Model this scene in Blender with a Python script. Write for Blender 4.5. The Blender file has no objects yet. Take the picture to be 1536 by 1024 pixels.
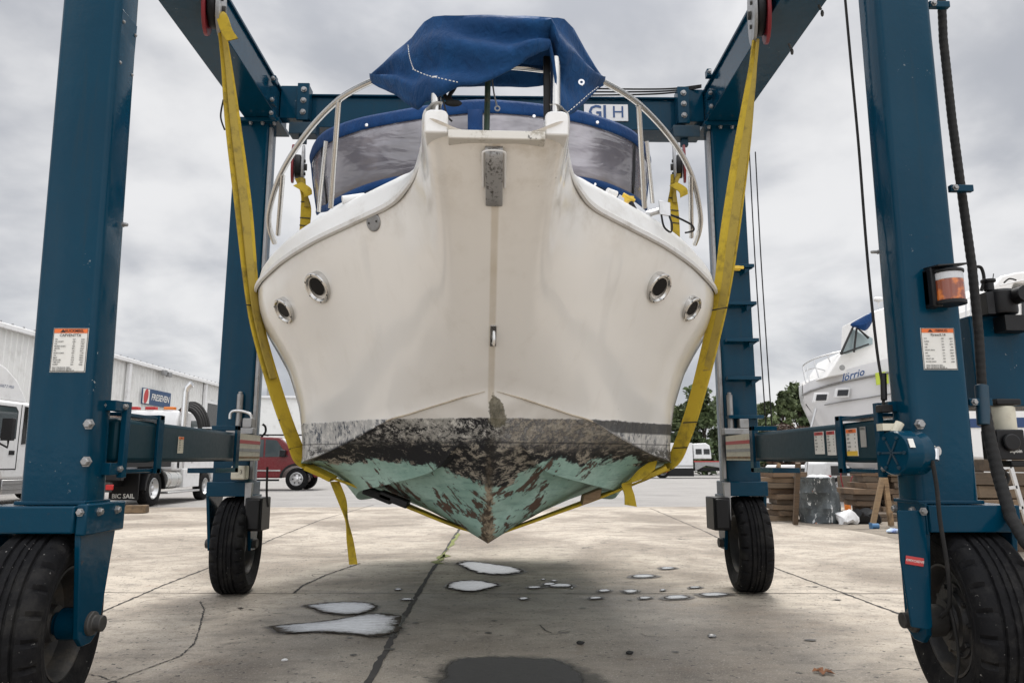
import bpy, math, random
from math import sin, cos, pi, radians as R
from mathutils import Vector, Matrix, noise as mn
random.seed(7)
S = 0.78                       # the place is laid out in camera-height units and brought to metres at the end
C = bpy.context.scene.collection
V = Vector
# ------------------------------------------------------------------ camera
F, PIT, YAW = 1090.0, R(9.48), R(-1.05)
CAM = V((0, 0, 1.6))
cam = bpy.data.objects.new('camera', bpy.data.cameras.new('camera')); C.objects.link(cam)
cam.data.sensor_width = 36; cam.data.lens = 36*F/1536; cam.data.clip_end = 3000; cam.data.clip_start = .05
cam.rotation_euler = (R(90)+PIT, 0, YAW); cam.location = CAM*S
bpy.context.scene.camera = cam
_M = cam.rotation_euler.to_matrix()
def at(px, py, d):             # world point at forward distance d
    v = _M @ V((px-768, 512-py, -F)); return CAM + v*(d/v.y)
def gnd(px, py, z=0.0):
    v = _M @ V((px-768, 512-py, -F)); return CAM + v*((z-1.6)/v.z)
def pix(p):
    v = _M.transposed() @ (V(p)-CAM); return 768+v.x/-v.z*F, 512-v.y/-v.z*F
# ------------------------------------------------------------------ node helper
class N:
    def __init__(s, nt): s.t = nt; s.n = nt.nodes; s.l = nt.links
    def new(s, ty, **k):
        n = s.n.new(ty)
        for a, b in k.items(): setattr(n, a, b)
        return n
    def put(s, sock, v):
        if isinstance(v, bpy.types.NodeSocket): s.l.new(v, sock)
        elif v is not None:
            if isinstance(v, (tuple, list)) and len(v) == 3 and sock.type == 'RGBA': v = (*v, 1)
            sock.default_value = v
    def m(s, op, a, b=None, c=None, clamp=False):
        n = s.new('ShaderNodeMath', operation=op, use_clamp=clamp)
        s.put(n.inputs[0], a)
        if b is not None: s.put(n.inputs[1], b)
        if c is not None: s.put(n.inputs[2], c)
        return n.outputs[0]
    def mix(s, f, a, b, mode='MIX'):
        n = s.new('ShaderNodeMix', data_type='RGBA', blend_type=mode)
        s.put(n.inputs[0], f); s.put(n.inputs[6], a); s.put(n.inputs[7], b); return n.outputs[2]
    def obj(s): return s.new('ShaderNodeTexCoord').outputs['Object']
    def mapv(s, v, sc=(1,1,1), rot=(0,0,0), loc=(0,0,0)):
        n = s.new('ShaderNodeMapping'); s.put(n.inputs[0], v)
        n.inputs[1].default_value = loc; n.inputs[2].default_value = rot; n.inputs[3].default_value = sc
        return n.outputs[0]
    def noise(s, v, scale, det=4, rough=.55, dist=0):
        n = s.new('ShaderNodeTexNoise'); s.put(n.inputs['Vector'], v)
        n.inputs['Scale'].default_value = scale; n.inputs['Detail'].default_value = det
        n.inputs['Roughness'].default_value = rough; n.inputs['Distortion'].default_value = dist
        return n.outputs[0]
    def vor(s, v, scale, feat='F1'):
        n = s.new('ShaderNodeTexVoronoi', feature=feat); s.put(n.inputs['Vector'], v); n.inputs['Scale'].default_value = scale
        return n.outputs['Distance']
    def step(s, v, a, b):      # smooth 0..1 between a and b
        n = s.new('ShaderNodeMapRange', interpolation_type='SMOOTHSTEP')
        s.put(n.inputs[0], v); n.inputs[1].default_value = a; n.inputs[2].default_value = b
        return n.outputs[0]
    def xyz(s, v):
        n = s.new('ShaderNodeSeparateXYZ'); s.put(n.inputs[0], v); return n.outputs
    def bump(s, h, st, dist=.02):
        n = s.new('ShaderNodeBump'); s.put(n.inputs['Height'], h); n.inputs['Strength'].default_value = st
        n.inputs['Distance'].default_value = dist; return n.outputs[0]
def mat(name, col=(.5,.5,.5), rough=.5, metal=0, **k):
    m = bpy.data.materials.new(name); m.use_nodes = True
    g = N(m.node_tree); b = m.node_tree.nodes['Principled BSDF']
    b.inputs['Base Color'].default_value = (*col, 1); b.inputs['Roughness'].default_value = rough
    b.inputs['Metallic'].default_value = metal
    for a, v in k.items():
        b.inputs[a.replace('_', ' ')].default_value = v
    return m, g, b
def dirty(name, col, rough=.5, metal=0, amt=.25, scale=6, dirt=(.05,.045,.04), bump=.05, **k):
    m, g, b = mat(name, col, rough, metal, **k)
    o = g.obj(); n1 = g.noise(o, scale, 6, .65); n2 = g.noise(o, scale*7, 5, .7)
    f = g.m('MULTIPLY', g.step(n1, .48, .75), amt)
    c = g.mix(f, (*col,), dirt)
    c2 = g.mix(g.m('MULTIPLY', g.step(n2, .6, .75), amt*.8), c, dirt)
    g.put(b.inputs['Base Color'], c2)
    g.put(b.inputs['Roughness'], g.m('ADD', g.m('MULTIPLY', n2, .25), rough-.1, clamp=True))
    if bump: g.put(b.inputs['Normal'], g.bump(n2, bump, .01))
    return m
M = {}
# blue machine paint: chips, faint grime, runs
def blue_paint():
    m, g, b = mat('blue_paint', (.006,.05,.105), .3, 0)
    o = g.obj(); x, y, z = g.xyz(o)
    big = g.noise(o, 1.1, 5, .6); fine = g.noise(o, 60, 3, .6)
    c = g.mix(big, (.0005,.028,.056), (.0010,.045,.084))
    run = g.noise(g.mapv(o, (14,14,.7)), 1.0, 5, .7)
    c = g.mix(g.m('MULTIPLY', g.step(run, .52, .8), .45), c, (.015,.035,.048))
    sp = g.noise(o, 26, 4, .75); low = g.step(g.noise(o, 1.7, 2), .55, .72)
    chip = g.m('MULTIPLY', g.step(sp, .675, .69), low)
    c = g.mix(chip, c, (.5,.52,.5))
    rust = g.m('MULTIPLY', g.step(g.noise(o, 9, 6, .8), .64, .69), g.step(g.noise(o, 1.3, 2), .5, .7))
    c = g.mix(g.m('MULTIPLY', rust, .8), c, (.06,.035,.02))
    g.put(b.inputs['Base Color'], c)
    g.put(b.inputs['Roughness'], g.m('ADD', g.m('MULTIPLY', run, .22), .03))
    g.put(b.inputs['Normal'], g.bump(g.noise(o, 7, 4, .6), .12, .02))
    b.inputs['Specular IOR Level'].default_value = .17
    return m
M['blue'] = blue_paint()
M['navy'] = dirty('blue_paint_worn', (.001,.030,.056), .5, 0, .5, 5, (.05,.05,.045))
M['greenblue'] = dirty('beam_paint', (.0008,.026,.040), .34, 0, .25, 3, (.012,.025,.028)); M['greenblue'].node_tree.nodes['Principled BSDF'].inputs['Specular IOR Level'].default_value = .15
M['rubber'] = None
def rubber():
    m, g, b = mat('tyre_rubber', (.014,.014,.015), .8); b.inputs['Specular IOR Level'].default_value = .18
    o = g.obj(); n = g.noise(o, 5, 6, .7); f = g.noise(o, 45, 4, .7)
    c = g.mix(g.step(n, .45, .72), (.006,.006,.007), (.022,.021,.020))
    c = g.mix(g.m('MULTIPLY', g.step(g.noise(o, 30, 3, .7), .68, .71), .7), c, (.3,.29,.27))
    g.put(b.inputs['Base Color'], c); g.put(b.inputs['Normal'], g.bump(f, .35, .01)); return m
M['rubber'] = rubber()
M['black'] = dirty('black_plastic', (.006,.006,.007), .4, 0, .12, 8, (.04,.037,.034)); M['black'].node_tree.nodes['Principled BSDF'].inputs['Specular IOR Level'].default_value = .3
M['matblack'] = dirty('black_rubber_hose', (.008,.008,.008), .8, 0, .4, 12, (.045,.04,.035), .3)
M['steel'] = dirty('stainless_steel', (.62,.61,.59), .2, 1, .15, 9, (.25,.22,.2))
M['galv'] = dirty('grey_steel', (.33,.33,.33), .45, .8, .5, 7, (.12,.1,.08), .15)
M['darksteel'] = dirty('dark_greasy_steel', (.06,.058,.055), .55, .5, .6, 7, (.02,.016,.012), .3)
M['rim'] = dirty('wheel_rim_paint', (.035,.035,.036), .5, .3, .8, 5, (.1,.085,.065), .3)
M['red'] = dirty('red_paint', (.20,.012,.018), .4, 0, .4, 9, (.06,.03,.03))
M['darkred'] = dirty('dark_red_paint', (.14,.012,.016), .25, 0, .2, 5, (.1,.06,.05), 0)
M['white'] = dirty('white_paint', (.72,.72,.72), .35, 0, .3, 2.5, (.35,.33,.3), 0)
M['cream'] = dirty('cream_plastic', (.6,.57,.46), .45, 0, .4, 8, (.2,.15,.1), 0)
M['gelcoat'] = dirty('white_gelcoat', (.80,.79,.77), .2, 0, .18, 2.2, (.5,.46,.4), .01)
M['paper'] = dirty('label_white', (.72,.71,.67), .5, 0, .15, 20, (.4,.35,.3), 0)
M['ink'] = mat('label_ink', (.02,.02,.02), .6)[0]
M['orange'] = mat('label_orange', (.75,.16,.03), .5)[0]
M['lred'] = mat('label_red', (.45,.04,.04), .5)[0]
M['lyellow'] = mat('label_yellow', (.75,.5,.05), .5)[0]
M['signblue'] = mat('sign_blue', (.015,.05,.15), .5)[0]
M['letterblue'] = mat('letter_blue', (.02,.07,.2), .5)[0]
M['glassdark'] = mat('dark_glass', (.008,.009,.01), .12)[0]
M['carglass'] = mat('vehicle_glass', (.05,.065,.07), .05)[0]
M['chrome'] = mat('chrome', (.7,.7,.7), .15, 1)[0]
M['alu'] = dirty('aluminium', (.62,.62,.62), .35, .9, .2, 9, (.2,.2,.2), 0)
M['lampred'] = mat('red_lens', (.4,.01,.01), .2)[0]
M['lamporange'] = mat('orange_lens', (.7,.2,.03), .2)[0]
def wood(name, a, b2, sc=1):
    m, g, b = mat(name, a, .8); o = g.obj()
    gr = g.noise(g.mapv(o, (1.2*sc, 14*sc, 14*sc)), 1.5, 6, .7, .4)
    c = g.mix(g.step(gr, .35, .68), a, b2); oi = g.new('ShaderNodeObjectInfo').outputs['Random']; c = g.mix(g.m('MULTIPLY', oi, .5), c, (.30,.22,.14)); c = g.mix(g.m('MULTIPLY', g.m('FRACT', g.m('MULTIPLY', oi, 7.3)), .6), c, (.035,.027,.02)); c = g.mix(g.m('MULTIPLY', g.step(g.noise(o, 2.5, 3), .5, .7), .6), c, (.03,.024,.018))
    g.put(b.inputs['Base Color'], c); g.put(b.inputs['Normal'], g.bump(gr, .4, .01)); return m
M['wood'] = wood('weathered_timber', (.17,.10,.055), (.06,.038,.025))
M['palewood'] = wood('pale_timber', (.42,.28,.15), (.24,.15,.08))
M['oldwood'] = wood('dark_old_timber', (.055,.04,.03), (.13,.085,.055))
def webbing():
    m, g, b = mat('yellow_webbing', (.5,.34,.02), .8); o = g.obj()
    n = g.noise(o, 5, 6, .75); w = g.new('ShaderNodeTexWave', bands_direction='Z'); g.put(w.inputs[0], o); w.inputs['Scale'].default_value = 60
    c = g.mix(g.step(n, .45, .72), (.50,.35,.02), (.22,.155,.02))
    c = g.mix(g.m('MULTIPLY', g.step(g.noise(g.mapv(o, (1,1,5)), 9, 5, .8), .66, .74), .7), c, (.05,.04,.02))
    g.put(b.inputs['Base Color'], c); g.put(b.inputs['Normal'], g.bump(w.outputs[1], .25, .005)); return m
M['web'] = webbing(); M['web2'] = dirty('soiled_webbing', (.36,.26,.045), .85, 0, .8, 7, (.10,.08,.03), .2)
def canvas(name, a, b2):
    m, g, b = mat(name, a, .78); o = g.obj()
    n = g.noise(o, 3.2, 6, .65); f = g.noise(o, 90, 3, .6)
    c = g.mix(g.step(n, .4, .7), a, b2); c = g.mix(g.m('MULTIPLY', f, .25), c, (a[0]*2, a[1]*2, a[2]*1.6))
    g.put(b.inputs['Base Color'], c)
    fold = g.noise(g.mapv(o, (3,3,1.2), (0,R(25),0)), 3.5, 5, .6, .6)
    g.put(b.inputs['Normal'], g.bump(g.m('ADD', fold, g.m('MULTIPLY', f, .05)), .55, .05))
    b.inputs['Sheen Weight'].default_value = .04; b.inputs['Specular IOR Level'].default_value = .25
    return m
M['canvas'] = canvas('blue_canvas', (.0025,.034,.115), (.006,.062,.19))
M['canvastrim'] = canvas('blue_canvas_trim', (.002,.030,.115), (.004,.045,.16))
# ------------------------------------------------------------------ mesh builder
class MB:
    def __init__(s): s.v = []; s.f = []; s.mi = []; s.cur = 0
    def add(s, vs, fs):
        o = len(s.v); s.v += [V(p) for p in vs]; s.f += [tuple(i+o for i in f) for f in fs]; s.mi += [s.cur]*len(fs); return s
    def box(s, x0, x1, y0, y1, z0, z1):
        return s.add([(x,y,z) for z in (z0,z1) for y in (y0,y1) for x in (x0,x1)],
                     [(0,2,3,1),(4,5,7,6),(0,1,5,4),(2,6,7,3),(0,4,6,2),(1,3,7,5)])
    def obox(s, c, ax, ay, az):    # centre and half-axis vectors
        c, ax, ay, az = V(c), V(ax), V(ay), V(az)
        return s.add([c+ax*i+ay*j+az*k for k in (-1,1) for j in (-1,1) for i in (-1,1)],
                     [(0,2,3,1),(4,5,7,6),(0,1,5,4),(2,6,7,3),(0,4,6,2),(1,3,7,5)])
    def beam(s, a, b, w, h, up=(0,0,1)):   # rectangular bar from a to b
        a, b = V(a), V(b); d = (b-a); t = d.normalized(); sd = t.cross(V(up)).normalized(); u = sd.cross(t)
        return s.obox((a+b)/2, d/2, sd*w/2, u*h/2)
    def grid(s, rows, cu=False, cv=False):
        n, m = len(rows), len(rows[0]); fs = []
        for i in range(n-(0 if cu else 1)):
            for j in range(m-(0 if cv else 1)):
                i2, j2 = (i+1) % n, (j+1) % m
                fs.append((i*m+j, i*m+j2, i2*m+j2, i2*m+j))
        return s.add([p for r in rows for p in r], fs)
    def tube(s, pts, r, seg=10, caps=True):
        pts = [V(p) for p in pts]; rows = []; prev = None
        for i, p in enumerate(pts):
            t = (pts[min(i+1,len(pts)-1)]-pts[max(i-1,0)]).normalized()
            if prev is None: a = t.cross(V((0,0,1)) if abs(t.z) < .9 else V((1,0,0))).normalized()
            else: a = (prev - t*prev.dot(t)).normalized()
            prev = a; b = t.cross(a); rr = r[i] if isinstance(r, (list, tuple)) else r
            rows.append([p+(a*cos(2*pi*k/seg)+b*sin(2*pi*k/seg))*rr for k in range(seg)])
        o = len(s.v); s.grid(rows, cv=True)
        if caps:
            s.f.append(tuple(o+k for k in range(seg))[::-1]); n = o+(len(pts)-1)*seg; s.f.append(tuple(n+k for k in range(seg))); s.mi += [s.cur]*2
        return s
    def lathe(s, prof, o=(0,0,0), axis=(1,0,0), seg=32, close=False, fr=None):   # prof: (radius, along axis)
        o, ax = V(o), V(axis).normalized(); a = ax.cross(V((0,0,1)) if abs(ax.z) < .9 else V((0,1,0))).normalized(); b = ax.cross(a)
        rows = []
        for i, (r, h) in enumerate(prof):
            rows.append([o+ax*h+(a*cos(2*pi*k/seg)+b*sin(2*pi*k/seg))*(r if fr is None else fr(i,k,r)) for k in range(seg)])
        return s.grid(rows, cu=close, cv=True)
    def prism(s, poly, vec):
        n = len(poly); vec = V(vec); p = [V(q) for q in poly]
        return s.add(p+[q+vec for q in p], [tuple(range(n))[::-1], tuple(range(n,2*n))]+[(i,(i+1)%n,(i+1)%n+n,i+n) for i in range(n)])
    def ball(s, c, r, sx=1, sy=1, sz=1, seg=12):
        c = V(c)
        rows = [[c+V((r*sx*sin(a)*cos(t), r*sy*sin(a)*sin(t), r*sz*cos(a))) for t in [2*pi*k/seg for k in range(seg)]] for a in [pi*(.02+.96*i/(seg//2)) for i in range(seg//2+1)]]
        return s.grid(rows, cv=True)
    def text(s, txt, o, right, up, size, extr=.002, align='CENTER', bold=0, shear=0):
        cu = bpy.data.curves.new('t', 'FONT'); cu.body = txt; cu.align_x = align; cu.align_y = 'CENTER'; cu.size = 1
        cu.offset = bold; cu.shear = shear; cu.resolution_u = 2
        ob = bpy.data.objects.new('t', cu); C.objects.link(ob)
        dg = bpy.context.evaluated_depsgraph_get(); me = bpy.data.meshes.new_from_object(ob.evaluated_get(dg))
        r, u = V(right).normalized(), V(up).normalized(); n = r.cross(u); o = V(o)
        s.add([o + r*v.co.x*size + u*v.co.y*size + n*extr for v in me.vertices], [tuple(p.vertices) for p in me.polygons])
        bpy.data.objects.remove(ob); bpy.data.curves.remove(cu); bpy.data.meshes.remove(me); return s
    def build(s, name, m, parent=None, bevel=0, ang=35, sub=0, solid=0, local=False, flip=False):
        org = V((0,0,0)) if (local or parent is None) else worg(parent)
        me = bpy.data.meshes.new(name); me.from_pydata([p-org for p in s.v], [], s.f)
        ms = m if isinstance(m, (list, tuple)) else [m]
        for q in ms: me.materials.append(q)
        for p, i in zip(me.polygons, s.mi): p.material_index = i; p.use_smooth = True
        import bmesh
        bm = bmesh.new(); bm.from_mesh(me); bmesh.ops.recalc_face_normals(bm, faces=bm.faces); bm.to_mesh(me); bm.free()
        me.set_sharp_from_angle(angle=R(ang))
        o = bpy.data.objects.new(name, me); C.objects.link(o)
        if parent is not None: o.parent = parent
        if bevel:
            b = o.modifiers.new('b', 'BEVEL'); b.width = bevel; b.segments = 2; b.limit_method = 'ANGLE'; b.angle_limit = R(40)
        if solid: b = o.modifiers.new('s', 'SOLIDIFY'); b.thickness = solid; b.offset = 0
        if sub: b = o.modifiers.new('u', 'SUBSURF'); b.levels = b.render_levels = sub
        return o
def worg(o):
    p = V((0,0,0))
    while o is not None: p += o.location; o = o.parent
    return p
def tag(o, label=None, cat=None, group=None, kind=None):
    for k, v in (('label',label),('category',cat),('group',group),('kind',kind)):
        if v: o[k] = v
    return o
def thing(name, label, cat, loc=(0,0,0), group=None):
    o = bpy.data.objects.new(name, None); C.objects.link(o); o.location = loc; o.empty_display_size = .2
    return tag(o, label, cat, group)
def copy_tree(o, parent=None):
    c = o.copy(); C.objects.link(c); c.parent = parent
    for ch in list(o.children): copy_tree(ch, c)
    return c
def struct(name, mb, m, **k): return tag(mb.build(name, m, None, **k), kind='structure')
def cr(pts, n):                # Catmull-Rom through pts, n per span
    pts = [V(p) for p in pts]; out = []
    for i in range(len(pts)-1):
        p0, p1, p2, p3 = pts[max(i-1,0)], pts[i], pts[i+1], pts[min(i+2,len(pts)-1)]
        for k in range(n):
            t = k/n; out.append(.5*((2*p1)+(p2-p0)*t+(2*p0-5*p1+4*p2-p3)*t*t+(3*p1-p0-3*p2+p3)*t**3))
    out.append(pts[-1]); return out
def ribbon(mb, pts, w, thick=.012):   # pts centre line; w list of width vectors
    rows = []
    for i, (p, a) in enumerate(zip(pts, w)):
        p, a = V(p), V(a); t = (V(pts[min(i+1,len(pts)-1)])-V(pts[max(i-1,0)])).normalized(); n = t.cross(a).normalized()*thick/2
        rows.append([p-a/2+n, p+a/2+n, p+a/2-n, p-a/2-n])
    mb.grid(rows, cv=True); return mb
# ------------------------------------------------------------------ sky and sun
w = bpy.data.worlds.new("World"); bpy.context.scene.world = w; w.use_nodes = True
g = N(w.node_tree); bg = w.node_tree.nodes['Background']; bg.inputs[1].default_value = .1
sky = g.new('ShaderNodeTexSky', sky_type='NISHITA'); sky.sun_disc = False
SE, SA = R(58), R(12)
sky.sun_elevation = SE; sky.sun_rotation = SA
tc = g.new('ShaderNodeTexCoord').outputs['Generated']
x, y, z = g.xyz(tc)
zz = g.m('ADD', g.m('MAXIMUM', z, 0.0), .34)
cb = g.new('ShaderNodeCombineXYZ'); g.put(cb.inputs[0], g.m('DIVIDE', x, zz)); g.put(cb.inputs[1], g.m('DIVIDE', y, zz)); cb.inputs[2].default_value = .3
n1 = g.noise(g.mapv(cb.outputs[0], (1.5,1.5,1)), 1.5, 7, .5, .25)
n2 = g.noise(g.mapv(cb.outputs[0], (1,1,1), loc=(3.1,7.7,1)), 3.6, 7, .52, .3)
nn = g.m('ADD', g.m('MULTIPLY', n1, .68), g.m('MULTIPLY', n2, .32))
cl = g.mix(g.step(nn, .38, .63), (3.15,3.25,3.5), (5.75,5.73,5.75))
zen = g.m('ADD', 1.0, g.m('MULTIPLY', g.step(z, .45, 1.0), 1.3))
zen = g.m('MULTIPLY', zen, g.m('ADD', 1.0, g.m('MULTIPLY', g.step(g.m('MULTIPLY', y, -1.0), -.15, .75), .95)))
cz = g.new('ShaderNodeVectorMath', operation='SCALE'); g.put(cz.inputs[0], cl); g.put(cz.inputs[3], zen)
fin = g.mix(.96, sky.outputs[0], cz.outputs[0]); g.put(bg.inputs[0], fin)
sl = bpy.data.lights.new('sun', 'SUN'); sl.energy = 2.0; sl.angle = R(26); sl.color = (1,.96,.9)
so = bpy.data.objects.new('sun', sl); C.objects.link(so)
dirv = V((sin(SA)*cos(SE), cos(SA)*cos(SE), sin(SE)))     # towards the sun: behind the boat
so.rotation_euler = dirv.to_track_quat('Z', 'Y').to_euler()
vs = bpy.context.scene.view_settings; vs.view_transform = 'Standard'; vs.look = 'None'; vs.exposure = .56; vs.gamma = 1
# ------------------------------------------------------------------ ground
def concrete():
    m, g, b = mat('stained_concrete', (.3,.28,.25), .8); o = g.obj(); x, y, z = g.xyz(o)
    big = g.noise(o, .35, 6, .6, .6); mid = g.noise(o, 2.2, 7, .68, .3); fine = g.noise(o, 38, 5, .75)
    st = g.noise(g.mapv(o, (1.5, 2.6, 1), (0,0,R(8))), 1.6, 7, .7, .4)
    st2 = g.noise(g.mapv(o, (.5, 9, 1), (0,0,R(-4))), 2.6, 6, .75)
    c = g.mix(g.step(big, .32, .66), (.20,.163,.126), (.49,.43,.355))
    c = g.mix(g.m('MULTIPLY', g.step(st, .45, .66), .48), c, (.13,.112,.092))
    c = g.mix(g.m('MULTIPLY', g.step(st2, .5, .7), .22), c, (.52,.48,.42))
    c = g.mix(g.m('MULTIPLY', g.step(mid, .5, .72), .55), c, (.14,.125,.11))
    rust = g.noise(g.mapv(o, (1,2.2,1), loc=(5,2,0)), .9, 6, .7)
    c = g.mix(g.m('MULTIPLY', g.step(rust, .58, .72), .5), c, (.2,.12,.07))
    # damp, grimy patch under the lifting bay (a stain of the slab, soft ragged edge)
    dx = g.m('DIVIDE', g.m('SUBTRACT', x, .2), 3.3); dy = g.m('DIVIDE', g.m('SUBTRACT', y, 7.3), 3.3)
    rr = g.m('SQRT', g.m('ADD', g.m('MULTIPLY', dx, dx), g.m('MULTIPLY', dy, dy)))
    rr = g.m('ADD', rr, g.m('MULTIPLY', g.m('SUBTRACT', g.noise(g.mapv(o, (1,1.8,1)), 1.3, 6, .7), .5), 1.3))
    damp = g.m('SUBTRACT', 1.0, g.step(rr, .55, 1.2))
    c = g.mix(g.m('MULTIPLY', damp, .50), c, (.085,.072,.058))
    speck = g.m('MULTIPLY', g.step(g.noise(o, 17, 2, .5), .655, .675), .9)
    c = g.mix(speck, c, (.025,.022,.02))
    c = g.mix(g.m('MULTIPLY', g.step(fine, .52, .66), .5), c, (.1,.088,.075))
    c = g.mix(g.m('MULTIPLY', g.step(g.noise(o, 60, 3, .7), .55, .68), .4), c, (.6,.56,.5))
    wob = g.new('ShaderNodeVectorMath', operation='ADD'); g.put(wob.inputs[0], o)
    nz = g.new('ShaderNodeTexNoise'); g.put(nz.inputs['Vector'], o); nz.inputs['Scale'].default_value = 1.6; nz.inputs['Detail'].default_value = 6
    g.put(wob.inputs[1], nz.outputs['Color'])
    ve = g.vor(wob.outputs[0], .42, 'DISTANCE_TO_EDGE')
    crack = g.m('MULTIPLY', g.m('SUBTRACT', 1.0, g.step(ve, .002, .007)), g.step(g.noise(o, .8, 3), .52, .62))
    c = g.mix(g.m('MULTIPLY', crack, .8), c, (.04,.035,.03))
    g.put(b.inputs['Base Color'], c)
    g.put(b.inputs['Roughness'], g.m('SUBTRACT', g.m('ADD', .62, g.m('MULTIPLY', mid, .35)), g.m('MULTIPLY', damp, .3)))
    h = g.m('ADD', g.m('MULTIPLY', fine, .9), g.m('SUBTRACT', g.m('MULTIPLY', st, .5), g.m('MULTIPLY', crack, .8)))
    g.put(b.inputs['Normal'], g.bump(h, .5, .015)); return m
def gravel(name, a, b2, sc=1):
    m, g, b = mat(name, a, .9); o = g.obj()
    c = g.mix(g.noise(o, .25*sc, 6, .65), a, b2); c = g.mix(g.step(g.noise(g.mapv(o,(.25,1.6,1)), 1.2*sc, 6, .75), .5, .7), c, (a[0]*.55,a[1]*.55,a[2]*.55))
    f = g.noise(o, 22*sc, 5, .8); c = g.mix(g.m('MULTIPLY', g.step(f, .5, .7), .5), c, (.06,.055,.05))
    g.put(b.inputs['Base Color'], c); g.put(b.inputs['Normal'], g.bump(f, .7, .03)); return m
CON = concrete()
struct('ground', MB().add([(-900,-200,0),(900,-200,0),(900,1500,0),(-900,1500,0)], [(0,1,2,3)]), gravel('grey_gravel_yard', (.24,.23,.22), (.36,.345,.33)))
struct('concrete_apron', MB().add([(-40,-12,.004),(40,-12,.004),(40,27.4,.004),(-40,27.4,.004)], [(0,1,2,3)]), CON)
# dirt verge at right
dp = [(1120,768),(1168,781),(1230,790),(1290,797),(1360,812),(1440,835),(1536,862),(1700,900)]
front = [gnd(a,b) for a, b in dp]; rr = []
for i, p in enumerate(cr(front, 8)): rr.append(V((p.x, p.y+random.uniform(-.15,.15), .009)))
mb = MB(); mb.grid([rr, [V((p.x+30+p.y*.1, 27+p.x*.02, .009)) for p in rr]]); struct('dirt_verge', mb, gravel('dry_dirt', (.20,.165,.13), (.30,.26,.21), 1.4))
# joints and cracks: thin ragged strips of dark filler
JM = dirty('joint_filler', (.035,.032,.03), .9, 0, .4, 8, (.12,.11,.1), 0)
MOSS = dirty('moss', (.17,.19,.06), .95, 0, .5, 14, (.3,.27,.2), .3)
def strip(name, pts, wd, m=JM, z=.0085, jag=.5, seg=26):
    P = []
    for i in range(len(pts)-1):
        a, b = V(pts[i]), V(pts[i+1])
        P += [a.lerp(b, k/seg) for k in range(seg)]
    P.append(V(pts[-1])); l, r = [], []
    for i, p in enumerate(P):
        t = (P[min(i+1,len(P)-1)]-P[max(i-1,0)]).normalized(); nn = V((-t.y, t.x, 0))
        ww = wd*(1+random.uniform(-jag,jag)); off = nn*random.uniform(-1,1)*wd*jag*.6
        l.append(V((p.x,p.y,z))+nn*ww/2+off); r.append(V((p.x,p.y,z))-nn*ww/2+off)
    return struct(name, MB().grid([l, r]), m)
J = gnd
strip('pavement_joint', [J(-300,884), J(300,890), J(768,891), J(1200,890), J(1900,893)], .018, jag=.35)
strip('pavement_joint', [J(545,1040), J(600,935), J(640,868), J(665,830), J(690,792), J(712,766)], .055, jag=.28)
strip('pavement_joint', [J(90,948), J(160,915), J(240,880), J(330,845), J(410,808), J(480,780), J(560,757)], .03)
strip('pavement_joint', [J(975,762), J(1060,798), J(1165,853), J(1260,888), J(1360,925), J(1460,965)], .03)
strip('pavement_joint', [J(440,890), J(455,878), J(490,862), J(540,845)], .03)
strip('joint_moss', [J(663,838), J(688,800)], .06, MOSS, .0125, .9, 14)
strip('joint_moss', [J(655,846), J(664,832)], .14, MOSS, .0125, .9, 5)
strip('pavement_crack', [J(300,902), J(306,915), J(300,940), J(292,965), J(270,985), J(215,1005), J(150,1030)], .012, jag=.9)
strip('pavement_crack', [J(810,938), J(818,946), J(828,950)], .012, jag=.8)
strip('pavement_crack', [J(60,1000), J(150,1015), J(190,1030)], .010, jag=.9)
# puddles
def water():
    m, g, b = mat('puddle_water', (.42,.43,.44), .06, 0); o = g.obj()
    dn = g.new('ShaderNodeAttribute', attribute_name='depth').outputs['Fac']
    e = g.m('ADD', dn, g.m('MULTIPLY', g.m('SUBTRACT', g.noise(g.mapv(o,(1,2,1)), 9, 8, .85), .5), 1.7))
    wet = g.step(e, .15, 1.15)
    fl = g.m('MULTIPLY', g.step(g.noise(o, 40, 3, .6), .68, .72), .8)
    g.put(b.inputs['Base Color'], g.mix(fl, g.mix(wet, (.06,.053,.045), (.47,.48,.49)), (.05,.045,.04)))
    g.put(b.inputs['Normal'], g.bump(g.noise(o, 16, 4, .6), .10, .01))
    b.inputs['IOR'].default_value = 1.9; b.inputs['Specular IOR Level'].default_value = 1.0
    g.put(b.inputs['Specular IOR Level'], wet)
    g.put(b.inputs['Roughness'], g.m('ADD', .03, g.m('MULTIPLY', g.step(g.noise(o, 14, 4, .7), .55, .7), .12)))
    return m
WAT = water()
DAMPF, g, b = mat('damp_concrete_feathered', (.05,.043,.036), .42); o = g.obj()
dn = g.new('ShaderNodeAttribute', attribute_name='depth').outputs['Fac']
g.put(b.inputs['Alpha'], g.m('MULTIPLY', g.step(g.m('ADD', dn, g.m('MULTIPLY', g.m('SUBTRACT', g.noise(g.mapv(o,(1,2,1)), 5, 8, .8), .5), .9)), .05, .62), .72))
g.put(b.inputs['Normal'], g.bump(g.noise(o, 40, 4, .7), .3, .01))
def sheet(pts, grow, z, fs, dep, m, name):
    P = cr([gnd(*p) for p in pts+[pts[0]]], 16)[:-1]; c = sum(P, V((0,0,0)))/len(P)
    P = [c+(p-c)*grow*(1+.10*mn.noise(p*4.7)+.06*mn.noise(p*13)) for p in P]
    rows = [[V((c.x+(p.x-c.x)*f, c.y+(p.y-c.y)*f, z)) for p in P] for f in fs]
    o = struct(name, MB().grid(rows, cv=True).add(rows[-1], [tuple(range(len(P)))]), m)
    at_ = o.data.attributes.new('depth', 'FLOAT', 'POINT'); n = len(P)
    for i in range(len(o.data.vertices)): at_.data[i].value = dep[min(len(dep)-1, i//n)]
    return o
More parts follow.
